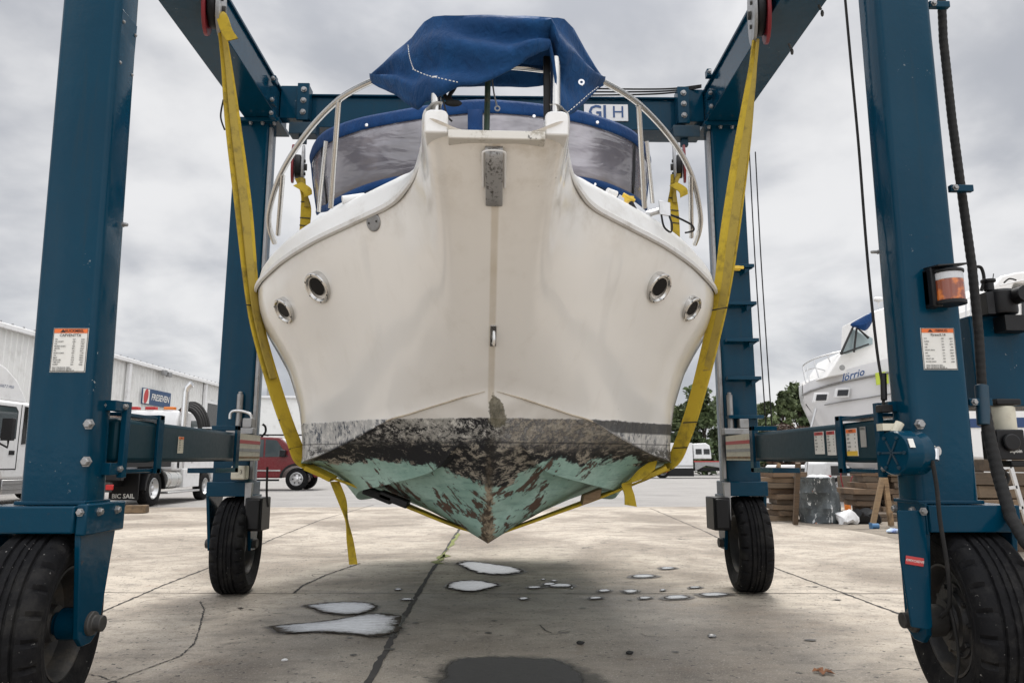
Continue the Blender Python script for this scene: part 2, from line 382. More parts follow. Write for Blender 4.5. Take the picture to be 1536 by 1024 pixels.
def damp_sheet(p, grow, m): return sheet(p, grow, .0145, (1.0,.9,.78,.6,.1), (0,.25,.6,1,1,1), m, 'damp_patch')
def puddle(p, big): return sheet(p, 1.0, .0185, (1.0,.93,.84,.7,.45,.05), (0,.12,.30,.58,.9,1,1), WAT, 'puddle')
DAMP = mat('damp_concrete', (.05,.044,.037), .45)[0]
DAMP2 = dirty('damp_concrete_edge', (.085,.074,.062), .5, 0, .6, 6, (.05,.04,.035), .1)
def blob(pts, z, grow=1.0, jit=.03, n=10):
    P = cr([gnd(*p) for p in pts+[pts[0]]], n)[:-1]; c = sum(P, V((0,0,0)))/len(P)
    Q = [c+(p-c)*(grow+mn.noise(p*3.1)*jit*3+random.uniform(-jit,jit)*.5) for p in P]
    return MB().add([V((q.x,q.y,z)) for q in Q]+[V((c.x,c.y,z))], [(i,(i+1)%len(Q),len(Q)) for i in range(len(Q))])
def oval(cx, cy, rx, ry, ph=0):
    return [(cx+rx*cos(a)*(1+.18*sin(3*a+ph)), cy+ry*sin(a)*(1+.2*cos(2*a+ph))) for a in [2*pi*k/9 for k in range(9)]]
pl = [[(457,910),(490,905),(530,904),(560,907),(565,914),(545,921),(520,924),(480,919)],
      [(398,942),(430,938),(480,934),(530,926),(570,922),(598,926),(600,940),(590,952),(560,957),(525,952),(470,950),(430,951)],
      [(684,846),(705,843),(740,847),(783,855),(770,862),(730,862),(708,857)],
      [(668,882),(682,873),(720,872),(749,878),(730,884),(712,888),(690,887)]]
pl += [oval(842,879,17,2.8), oval(858,883,1,1), oval(824,877,10,2,1), oval(801,882,11,1.2,2), oval(906,887,9,2,1), oval(946,888,11,2.2,3),
       oval(965,865,19,2.6,1), oval(1001,853,12,1.6,2), oval(893,898,10,1.8,1), oval(967,898,9,1.7,2), oval(1015,897,19,3.2,1),
       oval(1070,893,22,2.6,2), oval(1042,882,9,1.5,1), oval(785,899,7,1.6,2), oval(610,900,8,1.4), oval(597,885,5,1.1,1), oval(994,886,4,1.6,1), oval(831,872,4,1), oval(815,870,3,.9)]
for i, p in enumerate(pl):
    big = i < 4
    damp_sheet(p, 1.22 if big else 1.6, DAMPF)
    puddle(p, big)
damp_sheet([(610,1060),(640,1014),(655,990),(720,982),(800,982),(860,988),(905,1012),(950,1038),(950,1080),(780,1100),(620,1100)], 1.0, DAMPF)
wat2 = mat('shallow_water', (.022,.020,.018), .42)[0]
g = N(wat2.node_tree); bb = wat2.node_tree.nodes['Principled BSDF']; o = g.obj()
g.put(bb.inputs['Normal'], g.bump(g.noise(g.mapv(o,(1,2.5,1)), 22, 6, .85), 1.0, .03)); bb.inputs['IOR'].default_value = 1.4
sheet([(650,1060),(665,1005),(680,990),(740,986),(800,988),(850,996),(880,1020),(890,1060),(780,1090),(660,1090)], 1.02, .0185, (1.0,.92,.82,.6,.1), (0,.3,.7,1,1,1), wat2, 'puddle')
g.put(bb.inputs['Alpha'], g.step(g.m('ADD', g.new('ShaderNodeAttribute', attribute_name='depth').outputs['Fac'], g.m('MULTIPLY', g.m('SUBTRACT', g.noise(o, 6, 8, .8), .5), .9)), .1, .5))
for i in range(34):            # dark drips on the slab
    px, py = random.choice([(random.uniform(500,800), random.uniform(930,1000)), (random.uniform(200,1300), random.uniform(780,1010)), (random.uniform(700,1300), random.uniform(880,1000))])
    if 640 < px < 900 and py > 970: continue
    r_ = random.uniform(.012,.045); c = gnd(px, py)
    n_ = 10; vs_ = [V((c.x+r_*cos(a)*random.uniform(.8,1.5), c.y+r_*sin(a)*random.uniform(.6,1), .0125)) for a in [2*pi*k/n_ for k in range(n_)]]
    struct('oil_spot', MB().add(vs_, [tuple(range(n_))]), DAMP)
def stone(px, py, s_, m, lab):
    c = gnd(px, py); mb = MB(); mb.ball((c.x,c.y,.004+s_*.45), s_, 1.4, 1, .6, 10)
    mb.v = [v+V((mn.noise(v*31),mn.noise(v*33+V((9,1,1))),mn.noise(v*29)))*s_*.35 for v in mb.v]
    tag(mb.build('stone', m), lab, 'stone')
stone(870,966,.028,M['matblack'],'small dark stone on wet slab, nearest the big dark puddle')
stone(945,981,.026,M['matblack'],'small black stone on slab right of the big dark puddle')
stone(1068,956,.03,M['galv'],'flat grey stone on the pale slab right of the centre')
stone(427,991,.02,M['white'],'tiny white pebble on the slab left of the long joint')
c = gnd(1236,1010); mb = MB()
for a in range(5):
    t = a*1.25; mb.add([c+V((0,0,.02)), c+V((cos(t)*.07,sin(t)*.07,.035)), c+V((cos(t+.5)*.09,sin(t+.5)*.09,.015)), c+V((cos(t+.9)*.05,sin(t+.9)*.05,.03))], [(0,1,2,3)])
tag(mb.build('dead_leaf', dirty('dead_leaf', (.25,.1,.04), .8)), 'curled brown dead leaf on concrete near the right front tyre', 'leaf')
# ------------------------------------------------------------------ travel lift
lift = thing('travel_lift', 'tall blue mobile boat hoist on four black tyres, straddling the white motor boat', 'boat hoist', (0,7.2,0))
def P(name, mb, m, bevel=.006, parent=lift, **k): return mb.build(name, m, parent, bevel=bevel, **k)
def bolt(p, axis=(0,-1,0), r=.032, h=.03, parent=lift, m=None, name='bolt'):
    mb = MB().lathe([(0,0),(r*1.35,0),(r*1.35,.008),(r,.008),(r,h),(r*.75,h+.006),(0,h+.006)], p, axis, 6 if r < .03 else 14)
    return mb.build(name, m or M['galv'], parent, bevel=0)
NEAR = {-1:(-3.07,-2.65), 1:(2.75,3.155)}; FARX = {-1:(-3.58,-3.13), 1:(2.90,3.33)}
TOPX = {-1:(-3.45,-3.0), 1:(2.82,3.3)}
def post(x0, x1, y0, y1, z0, z1, name='post', r=.045, lean=0):
    mb = MB(); pts = []
    for cx, cy, a0 in ((x1-r,y1-r,0),(x0+r,y1-r,90),(x0+r,y0+r,180),(x1-r,y0+r,270)):
        for k in range(5):
            a = R(a0+k*22.5); pts.append((cx+r*cos(a), cy+r*sin(a)))
    mb.prism([(a,b,z0) for a, b in pts], (lean,0,z1-z0)); return P(name, mb, M['blue'], 0, ang=50)
def tyre_wheel(c, yaw, side, hub):
    """wheel with its axle along x; hub side faces -side (towards the boat)"""
    w_ = bpy.data.objects.new('wheel', None); C.objects.link(w_); w_.parent = lift; w_.location = V(c)-worg(lift); w_.rotation_euler = (0,0,yaw)
    hp = [(.345,.135),(.36,.15),(.40,.178),(.44,.19),(.47,.197),(.475,.203),(.50,.203),(.505,.199),(.535,.194),(.558,.182),(.575,.165),(.584,.148),
          (.586,.12),(.587,.09),(.570,.084),(.570,.070),(.589,.064),(.590,.03),(.578,.026),(.578,.014),(.590,.010),(.591,0)]
    prof = hp+[(r,-x) for r, x in hp[-2::-1]]; n = 144
    def fr(i, k, r):
        h = hp[i] if i < len(hp) else hp[len(prof)-1-i]
        if .14 < h[1] < .186 and r > .55 and k % 6 in (0,): return r-.03
        if .084 < h[1] < .14 and k % 6 == 0: return r-.007
        if h[1] < .068 and r > .585 and k % 4 == 0: return r-.006
        return r
    mb = MB().lathe(prof, (0,0,0), (1,0,0), n, fr=fr)
    mb.build('tyre', M['rubber'], w_, local=True, ang=28)
    s = -side
    rp = [(.345,-.15),(.345,.13),(.352,.15),(.338,.152),(.325,.13),(.318,.09),(.30,.02),(.25,-.03),(.17,-.04),(.165,.03),(.12,.05),(.11,.09),(0,.09)] if not hub else \
         [(.345,-.15),(.345,.13),(.352,.15),(.338,.152),(.325,.13),(.318,.1),(.305,.06),(.24,.085),(.235,.10),(.20,.10),(.19,.13),(.13,.13),(.12,.16),(0,.16)]
    mb = MB().lathe([(r,h*s) for r, h in rp], (0,0,0), (1,0,0), 48)
    for k in range(10):
        a = 2*pi*k/10; mb.lathe([(0,.0),(.016,0),(.016,.03),(0,.03)] , ((-.045 if not hub else .09)*s, .21*cos(a), .21*sin(a)), (s,0,0), 6)
    mb.build('rim', M['rim'], w_, local=True, ang=30)
    return w_
def warning_placard(px, py, w_, h_, y, title, sub, rows, seed):
    c = at(px, py, y); a = MB().box(c.x-w_/2, c.x+w_/2, y-.004, y, c.z-h_/2, c.z+h_/2)
    pl_ = P('warning_placard', a, M['paper'], 0)
    b = MB().box(c.x-w_*.47, c.x+w_*.47, y-.0065, y-.0045, c.z+h_*.385, c.z+h_*.48); b.build('placard_header', M['orange'], pl_)
    t = MB(); R1, U1 = (1,0,0), (0,0,1); yy = y-.008
    t.add([(c.x-w_*.30,yy,c.z+h_*.40),(c.x-w_*.22,yy,c.z+h_*.47),(c.x-w_*.14,yy,c.z+h_*.40)], [(0,1,2)])
    t.text(title, (c.x+w_*.10,yy,c.z+h_*.432), R1, U1, h_*.085, .001, bold=.015)
    t.text(sub, (c.x,yy,c.z+h_*.33), R1, U1, h_*.085, .001, bold=.01)
    rnd = random.Random(seed); wd = ['LOAD','RATED','TIRE','SLING','MAX','WT','LBS','HOIST','BRAKE','OIL','PSI','SPAN']
    for i in range(rows):
        z_ = c.z+h_*(.24-.62*i/rows)
        t.text(' '.join(rnd.sample(wd, rnd.choice([1,2]))), (c.x-w_*.43,yy,z_), R1, U1, h_*.042, .001, 'LEFT', .02)
        t.text(str(rnd.randint(10,999)), (c.x+w_*.12,yy,z_), R1, U1, h_*.042, .001, 'CENTER', .02)
        t.text(str(rnd.randint(100,9999)), (c.x+w_*.42,yy,z_), R1, U1, h_*.042, .001, 'RIGHT', .02)
    for k in range(3): t.text('READ THE MANUAL BEFORE USING'[:20+3*k], (c.x-w_*.43,yy,c.z-h_*(.395+.033*k)), R1, U1, h_*.034, .001, 'LEFT', .02)
    fr_ = .006
    for q in ((-.485,.485,-.49,-.475),(-.485,.485,.485,.495),(-.49,-.478,-.49,.49),(.478,.49,-.49,.49)):
        t.box(c.x+w_*q[0], c.x+w_*q[1], y-.006, y-.0045, c.z+h_*q[2], c.z+h_*q[3])
    t.build('placard_print', M['ink'], pl_)
def small_label(c, right, w_, h_, head, rows=5, body=None):
    """flat sticker: c centre, right = unit vector along it, vertical up"""
    c = V(c); r = V(right).normalized(); u = V((0,0,1)); n = r.cross(u)
    st_ = P('sticker', MB().obox(c, r*w_/2, n*.002, u*h_/2), body or M['paper'], 0)
    MB().obox(c+u*h_*.41+n*.003, r*w_*.45, n*.0015, u*h_*.07).build('sticker_header', head, st_)
    t = MB()
    for i in range(rows):
        z_ = .27-.72*i/rows
        t.text(['STOP','KEEP','HAND','CLEAR','OFF','PINCH','POINT'][i % 7], c-r*w_*.4+u*h_*z_+n*.004, r, u, h_*.1, .001, 'LEFT', .02)
        t.text(['12','40','8','75','6'][i % 5], c+r*w_*.38+u*h_*z_+n*.004, r, u, h_*.09, .001, 'RIGHT', .02)
    t.text('NOTICE'[:5], c+u*h_*.41+n*.005, r, u, h_*.11, .001, bold=.02)
    t.build('sticker_print', M['ink'], st_)
for sd in (-1, 1):
    x0, x1 = NEAR[sd]; xi, xo = (x1, x0) if sd < 0 else (x0, x1)    # xi = side facing the boat
    post(x0, x1, 4.8, 5.08, 1.34, 6.2, lean=-.11 if sd < 0 else .02)
    P('post_collar', MB().box(x0-.015, x1+.015, 4.785, 5.10, 1.335, 1.36), M['blue'])
    # fork over the near wheel
    ex = .08
    P('wheel_fork', MB().box(min(xi,xo+sd*.18)-.0 if sd>0 else xo-.18, max(xi,xo+sd*.18) if sd>0 else xi, 4.70, 5.22 if sd < 0 else 5.08, 1.165, 1.333).box(
        *(sorted((xi-sd*(.07 if sd < 0 else .012), xi-sd*.001))), 4.72, 5.2 if sd < 0 else 5.06, 1.15, 1.345), M['blue'], .012)
    for xx in ((-2.635 if sd < 0 else 2.745), xo+sd*.155):
        lg = [(xx-.018,4.73,1.2),(xx-.018,5.17 if sd < 0 else 5.06,1.2),(xx-.018,5.06,.52),(xx-.018,4.97,.46),(xx-.018,4.88,.46),(xx-.018,4.82,.52)]
        P('fork_leg', MB().prism(lg, (.036,0,0)), M['blue'], .006)
    hy, hz = 4.95, .585
    wc = (-2.93, hy, hz) if sd < 0 else (3.10, hy, hz)
    tyre_wheel(wc, R(10) if sd < 0 else R(-8), sd, sd > 0)
    ax = -2.635 if sd < 0 else 2.745
    P('axle_boss', MB().lathe([(0,0),(.075,0),(.075,.05),(.05,.06),(.05,.11),(0,.11)], (ax+sd*.01,hy,hz), (-sd,0,0), 20), M['darksteel'])
    P('hub_motor' if sd < 0 else 'hub_axle', MB().lathe([(0,0),(.1,0),(.1,.16),(.07,.17),(.07,.26),(0,.26)], (ax,hy,hz), (sd,0,0), 24), M['blue'] if sd < 0 else M['darksteel'])
    for yy in (4.86, 5.08): bolt((xi-sd*(.07 if sd < 0 else .012), yy, 1.29), (-sd,0,0), .022, .02)
    bolt((xi-sd*.03, 4.72, 1.295), (0,-1,0), .02, .02)
    # large front bolts
    for px, py in (((134,636),(130,692)) if sd < 0 else ((1379,636),(1386,694))):
        p = at(px, py, 4.8); bolt(p, (0,-1,0), .027, .03)
    # near hanger bracket carrying the side beam
    bx = xi-sd*.055
    P('beam_bracket', MB().box(bx-.02, bx+.02, 5.10, 5.16, 1.50, 2.02).box(min(bx,xi+sd*.02), max(bx,xi+sd*.02), 4.98, 5.14, 1.52, 1.60).box(min(bx,xi+sd*.02), max(bx,xi+sd*.02), 4.98, 5.14, 1.95, 2.02), M['blue'], .004)
    for zz in (1.56, 1.985):
        for dx in (.0, .09):
            bolt((bx+sd*(dx-.005), 4.985 if dx else 5.10, zz), (0,-1,0), .018, .02)
    # side beam
    b0 = V((xi+sd*.07, 5.1, 1.755)); fx = FARX[sd][1] if sd < 0 else FARX[sd][0]; b1 = V((-3.08 if sd < 0 else 2.97, 9.25, 1.78))
    P('side_beam', MB().beam(b0, b1, .2, .31), M['greenblue'], .035)
    t = (b1-b0).normalized(); nrm = V((-sd,0,0))
    for f in (.17,):           # rectangular strap frame round the beam
        c = b0.lerp(b1, f)
        P('beam_strap', MB().box(c.x-.13, c.x+.13, c.y-.03, c.y+.03, 1.93, 1.97).box(c.x-.13, c.x+.13, c.y-.03, c.y+.03, 1.52, 1.56).box(
            *sorted((c.x-sd*.105, c.x-sd*.13)), c.y-.045, c.y+.045, 1.52, 1.97), M['blue'], .004)
        P('beam_shelf', MB().box(c.x-.12, c.x+.12, c.y-.6, c.y-.0305, 1.93, 1.955), M['blue'], .004); P('beam_shelf', MB().box(c.x-.1, c.x+.1, c.y-.5, c.y-.0305, 1.53, 1.555), M['blue'], .004)
    c = b1.lerp(b0, .29)
    P('beam_strap', MB().box(c.x-.14, c.x+.14, c.y-.05, c.y+.05, 1.95, 2.0).box(c.x-.14, c.x+.14, c.y-.6, c.y+.05, 1.50, 1.55).box(
            *sorted((c.x-sd*.11, c.x-sd*.14)), c.y-.05, c.y+.05, 1.50, 2.0), M['blue'], .004)
    e = b1.lerp(b0, .135); ns = t.cross(V((0,0,1))).normalized(); ns = ns if ns.x*-sd > 0 else -ns
    def onbeam(z0_, z1_, o_, hl=.50): return MB().obox(V((e.x,e.y,(z0_+z1_)/2))+ns*(.1+o_), t*hl, ns*.002, V((0,0,(z1_-z0_)/2)))
    pl_ = P('striped_plate', onbeam(1.63,1.93,.003), M['cream'], 0)
    onbeam(1.82,1.86,.007,.49).build('red_stripe', M['lred'], pl_); onbeam(1.73,1.765,.007,.49).build('grey_stripe', M['galv'], pl_); onbeam(1.65,1.675,.007,.49).build('tan_stripe', M['palewood'], pl_)
    # far post and wheel
    f0, f1 = FARX[sd]; gi, go = (f1, f0) if sd < 0 else (f0, f1)
    post(f0, f1, 9.3, 9.66, 1.37, 6.2, r=.03)
    P('wheel_fork', MB().box(f0-.03 if sd < 0 else f0, f1 if sd < 0 else f1+.05, 9.22, 9.8, 1.19, 1.37), M['blue'], .01)
    for xx in (gi-sd*.02, go+sd*.03):
        P('fork_leg', MB().prism([(xx-.02,9.28,1.2),(xx-.02,9.76,1.2),(xx-.02,9.62,.52),(xx-.02,9.44,.52)], (.04,0,0)), M['blue'])
        P('axle_boss', MB().lathe([(0,0),(.06,0),(.06,.07),(0,.07)], (xx,9.52,.6), (-1 if xx < go else 1,0,0), 14), M['darksteel'])
    tyre_wheel(((f0+f1)/2+(.07 if sd < 0 else .06), 9.5, .59), R(6) if sd < 0 else R(-6), sd, False)
    P('brake_housing', MB().box(*sorted((gi-sd*.03, gi-sd*.24)), 9.15, 9.5, .78, 1.18).box(*sorted((gi-sd*.05, gi-sd*.22)), 9.12, 9.149, .8, 1.16), M['black'], .02)
    P('fork_cheek', MB().prism([(gi-sd*.0,9.2,1.36),(gi-sd*.09,9.2,1.36),(gi-sd*.07,9.2,.9),(gi-sd*.01,9.2,.9)], (0,.05,0)), M['galv'], .004)
    # fittings at the far beam end
    q = at(358 if sd < 0 else 1096, 640, 9.25)
    P('dip_tube', MB().tube([(q.x,9.24,1.94),(q.x,9.24,2.46)], .038, 12).tube([(q.x,9.24,2.46),(q.x,9.24,2.49)], .025, 10), M['galv'])
    P('valve_block', MB().box(q.x-.12, q.x+.22, 9.14, 9.26, 1.95, 2.03).box(q.x+.08, q.x+.2, 9.14, 9.26, 2.03, 2.15), M['galv'], .01)
    # lag: grey spring guide inside far post
    P('guide_strip', MB().box(*sorted((gi-sd*.045, gi-sd*.002)), 9.33, 9.39, 1.4, 6.1), M['galv'], .004)
    # top beam
    t0, t1 = TOPX[sd]
    P('top_beam', MB().box(t0, t1, 4.6, 9.75, 6.2, 6.215).box(t0, t1, 4.6, 9.75, 6.66, 6.70).box(t0+.03, t1-.03, 4.6, 9.75, 6.2155, 6.6595), M['blue'], .008)
    P('post_head', MB().box(min(x0,t0), max(x1,t1), 4.7, 5.2, 6.05, 6.19), M['blue'], .01)
    P('top_flange', MB().box(min(f0,t0)-.03, max(f1,t1)+.03, 9.22, 9.72, 6.14, 6.195), M['blue'], .005)
    ti = t1 if sd < 0 else t0
    for dx in (.04, .2, .36): bolt((ti+sd*dx, 9.26, 6.135), (0,0,-1), .022, .03)
    for px, py in (((400,118),(404,170),(396,150)) if sd < 0 else ((1068,108),(1070,140),(1065,160))):
        P('beam_lug', MB().box(*sorted((ti-sd*.0, ti-sd*.06)), 8.9, 9.0, at(px,py,8.9).z-.05, at(px,py,8.9).z+.05), M['blue'])
        bolt((ti-sd*.03, 8.9, at(px,py,8.9).z), (0,-1,0), .022, .03)
# cross beam
P('cross_beam', MB().box(-2.75, 2.62, 9.55, 9.85, 6.22, 6.66).box(-2.75, 2.62, 9.5, 9.9, 6.6605, 6.685).box(-2.75, 2.62, 9.5, 9.9, 6.19, 6.2195), M['blue'], .006)
for sd, xa, xb in ((-1,-3.02,-2.62),(1,2.47,2.84)):
    P('beam_gusset', MB().box(xa, xb, 9.38, 9.54, 6.26, 6.74), M['blue'], .008)
    P('beam_splice', MB().box(xb-.16 if sd < 0 else xa, xb if sd < 0 else xa+.16, 9.34, 9.379, 6.22, 6.76), M['blue'], .005)
    xm = (xb-.07) if sd < 0 else xa+.08
    for zz in (6.33, 6.5, 6.66): bolt((xm, 9.34, zz), (0,-1,0), .03, .03)
    P('pulley_hanger', MB().box(xm-.17, xm+.2, 9.3, 9.5, 6.0, 6.17).box(xm-.05, xm+.05, 9.36, 9.44, 5.9, 5.999), M['navy'], .01)
s_ = at(909, 170, 9.54)
sg = P('name_plate', MB().box(s_.x-.31, s_.x+.31, 9.53, 9.5495, s_.z-.12, s_.z+.13), M['white'], .003)
MB().text('GI', (s_.x-.12,9.526,s_.z+.005), (1,0,0), (0,0,1), .27, .002, bold=.02).text('H', (s_.x+.17,9.526,s_.z+.005), (1,0,0), (0,0,1), .25, .002).build('name_letters', M['letterblue'], sg)
# pulleys
def pulley(c, r, w_, red_in):
    w0 = bpy.data.objects.new('sling_pulley', None); C.objects.link(w0); w0.parent = lift; w0.location = V(c)-worg(lift)
    w0.rotation_euler = (0,0,R(-12)*red_in)
    s = red_in
    MB().lathe([(0,-.035),(r*.8,-.035),(r*.82,-.02),(r*.82,.02),(r*.8,.035),(0,.035)], (0,0,0), (1,0,0), 28).build('sheave', M['black'], w0, local=True)
    def cheek(x_, m, nm):
        pts = [V((x_, r*.95*cos(a), r*.95*sin(a)*1.25+(r*.35 if sin(a) > .3 else 0))) for a in [2*pi*k/20 for k in range(20)]]
        MB().prism(pts, (w_,0,0)).build(nm, m, w0, local=True, bevel=.004)
    cheek(-.05-w_ if s > 0 else .05, M['galv'], 'cheek_plate'); cheek(.05 if s > 0 else -.05-w_, M['red'], 'cheek_plate')
    mb = MB()
    for k in range(3):
        a = 2*pi*k/3+.5; mb.lathe([(0,0),(.022,0),(.022,.02),(0,.02)], (-s*(.05+w_), r*.5*cos(a), r*.5*sin(a)), (-s,0,0), 6)
    mb.lathe([(0,0),(.045,0),(.045,.035),(0,.035)], (-s*(.05+w_),0,0), (-s,0,0), 14)
    mb.build('pulley_bolts', M['darksteel'], w0, local=True)
pl1 = at(321, 14, 6.95); pl2 = at(1139, 22, 6.95); pl3 = at(447, 250, 9.15); pl4 = at(1019, 250, 9.15)
pulley(pl1, .24, .035, -1); pulley(pl2, .27, .035, 1); pulley(pl3, .19, .03, -1); pulley(pl4, .19, .03, 1)
for p in (pl1, pl2):
    P('pulley_bracket', MB().box(p.x-.05, p.x+.05, 6.86, 7.04, p.z+.2, 6.5).box(p.x-.09, p.x+.09, 6.8, 7.1, p.z+.3, p.z+.36), M['darkred'], .01)
# inspection door and marks on the left front post
for q, zc in enumerate((4.72,)):
    dr = P('cover_plate', MB().box(-2.733, -2.725, 4.84, 5.05, at(190,118,4.95).z, at(190,28,4.95).z), M['blue'], .002)
    for yy in (4.86, 5.03):
        for py in (104, 44): bolt((-2.725, yy, at(190,py,4.95).z), (1,0,0), .010, .008, dr)
bolt(at(184,337,5.0), (1,0,0), .014, .03)
bolt(at(1318,378,5.0), (-1,0,0), .012, .05)
warning_placard(104.5, 525, .23, .295, 4.8, 'AUCKMBEL', 'CAFVENTTX', 12, 3)
warning_placard(1408, 523, .23, .285, 4.8, 'rSBNUG', 'PjrexclI.14', 9, 8)
def lab_on_beam(px, py, w_, h_, head, rows, sd, body=None):
    # point on the inner face of the side beam seen at this pixel
    xi = NEAR[sd][1] if sd < 0 else NEAR[sd][0]; fx = FARX[sd][1] if sd < 0 else FARX[sd][0]
    b0 = V((xi+sd*.07,5.1,1.755)); b1 = V((-3.08 if sd < 0 else 2.97,9.25,1.78)); t = (b1-b0).normalized(); n = V((-sd*t.y, sd*t.x, 0)); n = n if n.x*-sd > 0 else -n
    p0 = b0+n*.1045; d = (_M @ V((px-768,512-py,-F))); k = (p0-CAM).dot(n)/d.dot(n); c = CAM+d*k
    small_label(c, t if sd < 0 else -t, w_, h_, head, rows, body)
    return c, t, n
lab_on_beam(271, 667, .13, .14, M['orange'], 5, -1, M['cream'])
lab_on_beam(1229, 664, .20, .19, M['lred'], 5, 1)
lab_on_beam(1247, 664, .17, .20, M['lred'], 6, 1)
c, t, n = lab_on_beam(1278, 663, .19, .21, M['orange'], 5, 1)
small_label(c-V((0,0,.085))+n*.003, -t, .18, .035, M['lyellow'], 0, M['lyellow'])
c, t, n = lab_on_beam(1295, 655, .09, .15, M['galv'], 0, 1, M['alu'])
# beacon lamp on right front post
c = at(1408, 434, 4.8); mb = MB().box(c.x-.105, c.x-.04, 4.70, 4.8, c.z-.14, c.z+.13).box(c.x-.105, c.x+.07, 4.74, 4.8, c.z-.12, c.z+.12)
hs = P('beacon_lamp', mb, M['black'], .008)
def halfcyl(r, z0, z1, cx, cy, sx=1.0, nm='', m=None, par=None, n=16):
    MB().lathe([(0,z0),(r,z0),(r,z1),(0,z1)], (cx,cy,0), (0,0,1), n*2).build(nm, m, par, bevel=.003)
amb, ga, ba = mat('amber_lens', (.30,.075,.015), .12); ba.inputs['Coat Weight'].default_value = .6
oa = ga.obj(); ga.put(ba.inputs['Base Color'], ga.mix(ga.step(ga.noise(oa, 14, 3), .45, .62), (.22,.05,.02), (.6,.16,.02)))
clr = mat('clear_lens', (.55,.56,.58), .1)[0]
halfcyl(.088, c.z-.105, c.z+.035, c.x+.01, 4.7, nm='amber_lens', m=amb, par=hs)
halfcyl(.088, c.z+.0352, c.z+.085, c.x+.01, 4.7, nm='clear_lens', m=clr, par=hs)
halfcyl(.096, c.z+.0855, c.z+.105, c.x+.01, 4.7, nm='lamp_cap', m=M['black'], par=hs)
halfcyl(.096, c.z-.13, c.z-.1055, c.x+.01, 4.7, nm='lamp_base', m=M['black'], par=hs)
MB().prism([(c.x-.10,4.62,c.z+.115),(c.x+.1,4.62,c.z+.13),(c.x+.10,4.79,c.z+.145),(c.x-.10,4.79,c.z+.135)], (0,0,.012)).build('lamp_guard', M['black'], hs, bevel=.003)
# spiral-wrapped hose down the right post
def wrapped(name, pts, r, m, parent=lift, pitch=.05):
    P_ = cr(pts, 12); mb = MB(); L = 0; rs = []
    for i, p in enumerate(P_):
        if i: L += (P_[i]-P_[i-1]).length
        rs.append(r*(1+.028*sin(L*2*pi/pitch)))
    return P(name, mb.tube(P_, rs, 12), m, 0, parent, ang=80)
def dens(pts, n):
    out = []
    for i in range(len(pts)-1): out += [V(pts[i]).lerp(V(pts[i+1]), k/n) for k in range(n)]
    return out+[V(pts[-1])]
hp_ = [at(1411,-30,5.0), at(1415,60,5.0), at(1428,180,5.0), at(1444,300,4.98), at(1458,400,4.96), at(1468,500,4.94), at(1474,600,4.92)]
wrapped('wrapped_hose', dens(hp_, 8), .030, M['matblack'])
hp2 = [at(1474,600,4.92), at(1484,655,4.86), at(1498,715,4.78), at(1516,775,4.66), at(1540,815,4.5), at(1580,850,4.4)]
wrapped('wrapped_hose', dens(hp2, 8), .038, M['matblack'])
P('hose_sleeve', MB().tube([at(1472,578,4.92), at(1476,638,4.88)], .042, 14), M['navy'])
for px, py, xl in ((1411,8,1392),(1446,283,1424),(1474,603,1452)):
    a, b_ = at(xl,py,4.9), at(px+8,py,4.9)
    P('hose_clamp', MB().box(a.x, b_.x+.02, 4.88, 4.92, a.z-.025, a.z+.025), M['blue'], .005); bolt((a.x+.03,4.88,a.z), (0,-1,0), .018, .015)
# thin cables
def cable(name, pts, r, m=M['matblack'], parent=lift): return P(name, MB().tube(cr(pts, 8), r, 7), m, 0, parent, ang=80)
cable('control_cable', [at(1266,-20,5.1), at(1276,90,5.1), at(1288,220,5.1), at(1298,350,5.08), at(1306,440,5.06), at(1316,530,5.04), at(1324,580,5.02), at(1325,608,5.0)], .010)
cable('control_cable', [at(1398,690,4.62), at(1405,730,4.62), at(1410,780,4.62), at(1421,850,4.64), at(1424,905,4.7), at(1412,925,4.8)], .013)
cable('control_cable', [at(1424,905,4.72), at(1432,940,4.7), at(1438,985,4.7), at(1432,1030,4.7)], .010)
for dx in (0, 9):
    cable('hoist_cable', [at(1124+dx,228,9.25), at(1132+dx,380,9.25), at(1141+dx,520,9.25), at(1149+dx,640,9.25)], .008)
for k in range(3):
    cable('hoist_cable', [at(880,143-k*5,9.6), at(960,142-k*4,9.6), at(1010,139-k*3,9.5), at(1052,131-k*1.5,9.3)], .012)
cable('hoist_cable', [at(335,150,9.2), at(331,175,9.2), at(337,195,9.2)], .012)
P('cable_connector', MB().box(at(1325,612,5).x-.04, at(1325,612,5).x+.04, 4.95, 5.03, at(1325,612,5).z-.03, at(1325,612,5).z+.02).tube([at(1325,560,5.02), at(1326,600,5.0)], .022, 8), M['black'], .004)
# motor drum on the right beam
c0, c1 = at(1338,679,4.74), at(1381,677,4.72)
dm = P('drive_motor', MB().lathe([(0,0),(.135,0),(.142,.01),(.142,.10),(.1445,.105),(.1445,.12),(.142,.125),(.142,.2),(.13,.215),(0,.215)], (c0.x-.02,4.7,c0.z), V((1,.25,0)), 36), M['blue'], 0)
fx_ = V((1,.25,0)).normalized()
MB().lathe([(0,0),(.075,0),(.075,.05),(.05,.06),(.05,.11),(.03,.12),(0,.12)], V((c0.x-.02,4.7,c0.z))+fx_*.215, fx_, 20).build('motor_shaft', M['cream'], dm)
mb = MB()
for k in range(6):
    a = k*pi/3; u = V((0,0,1)); v_ = fx_.cross(u); p = V((c0.x-.02,4.7,c0.z))-fx_*.001
    mb.lathe([(0,0),(.012,0),(.012,.012),(0,.012)], p+(u*sin(a)+v_*cos(a))*.108, -fx_, 6); mb.obox(p-fx_*.003+(u*sin(a)+v_*cos(a))*.045, (u*sin(a)+v_*cos(a))*.04, fx_*.004, (u*cos(a)-v_*sin(a))*.006)
mb.build('motor_ribs', M['navy'], dm)
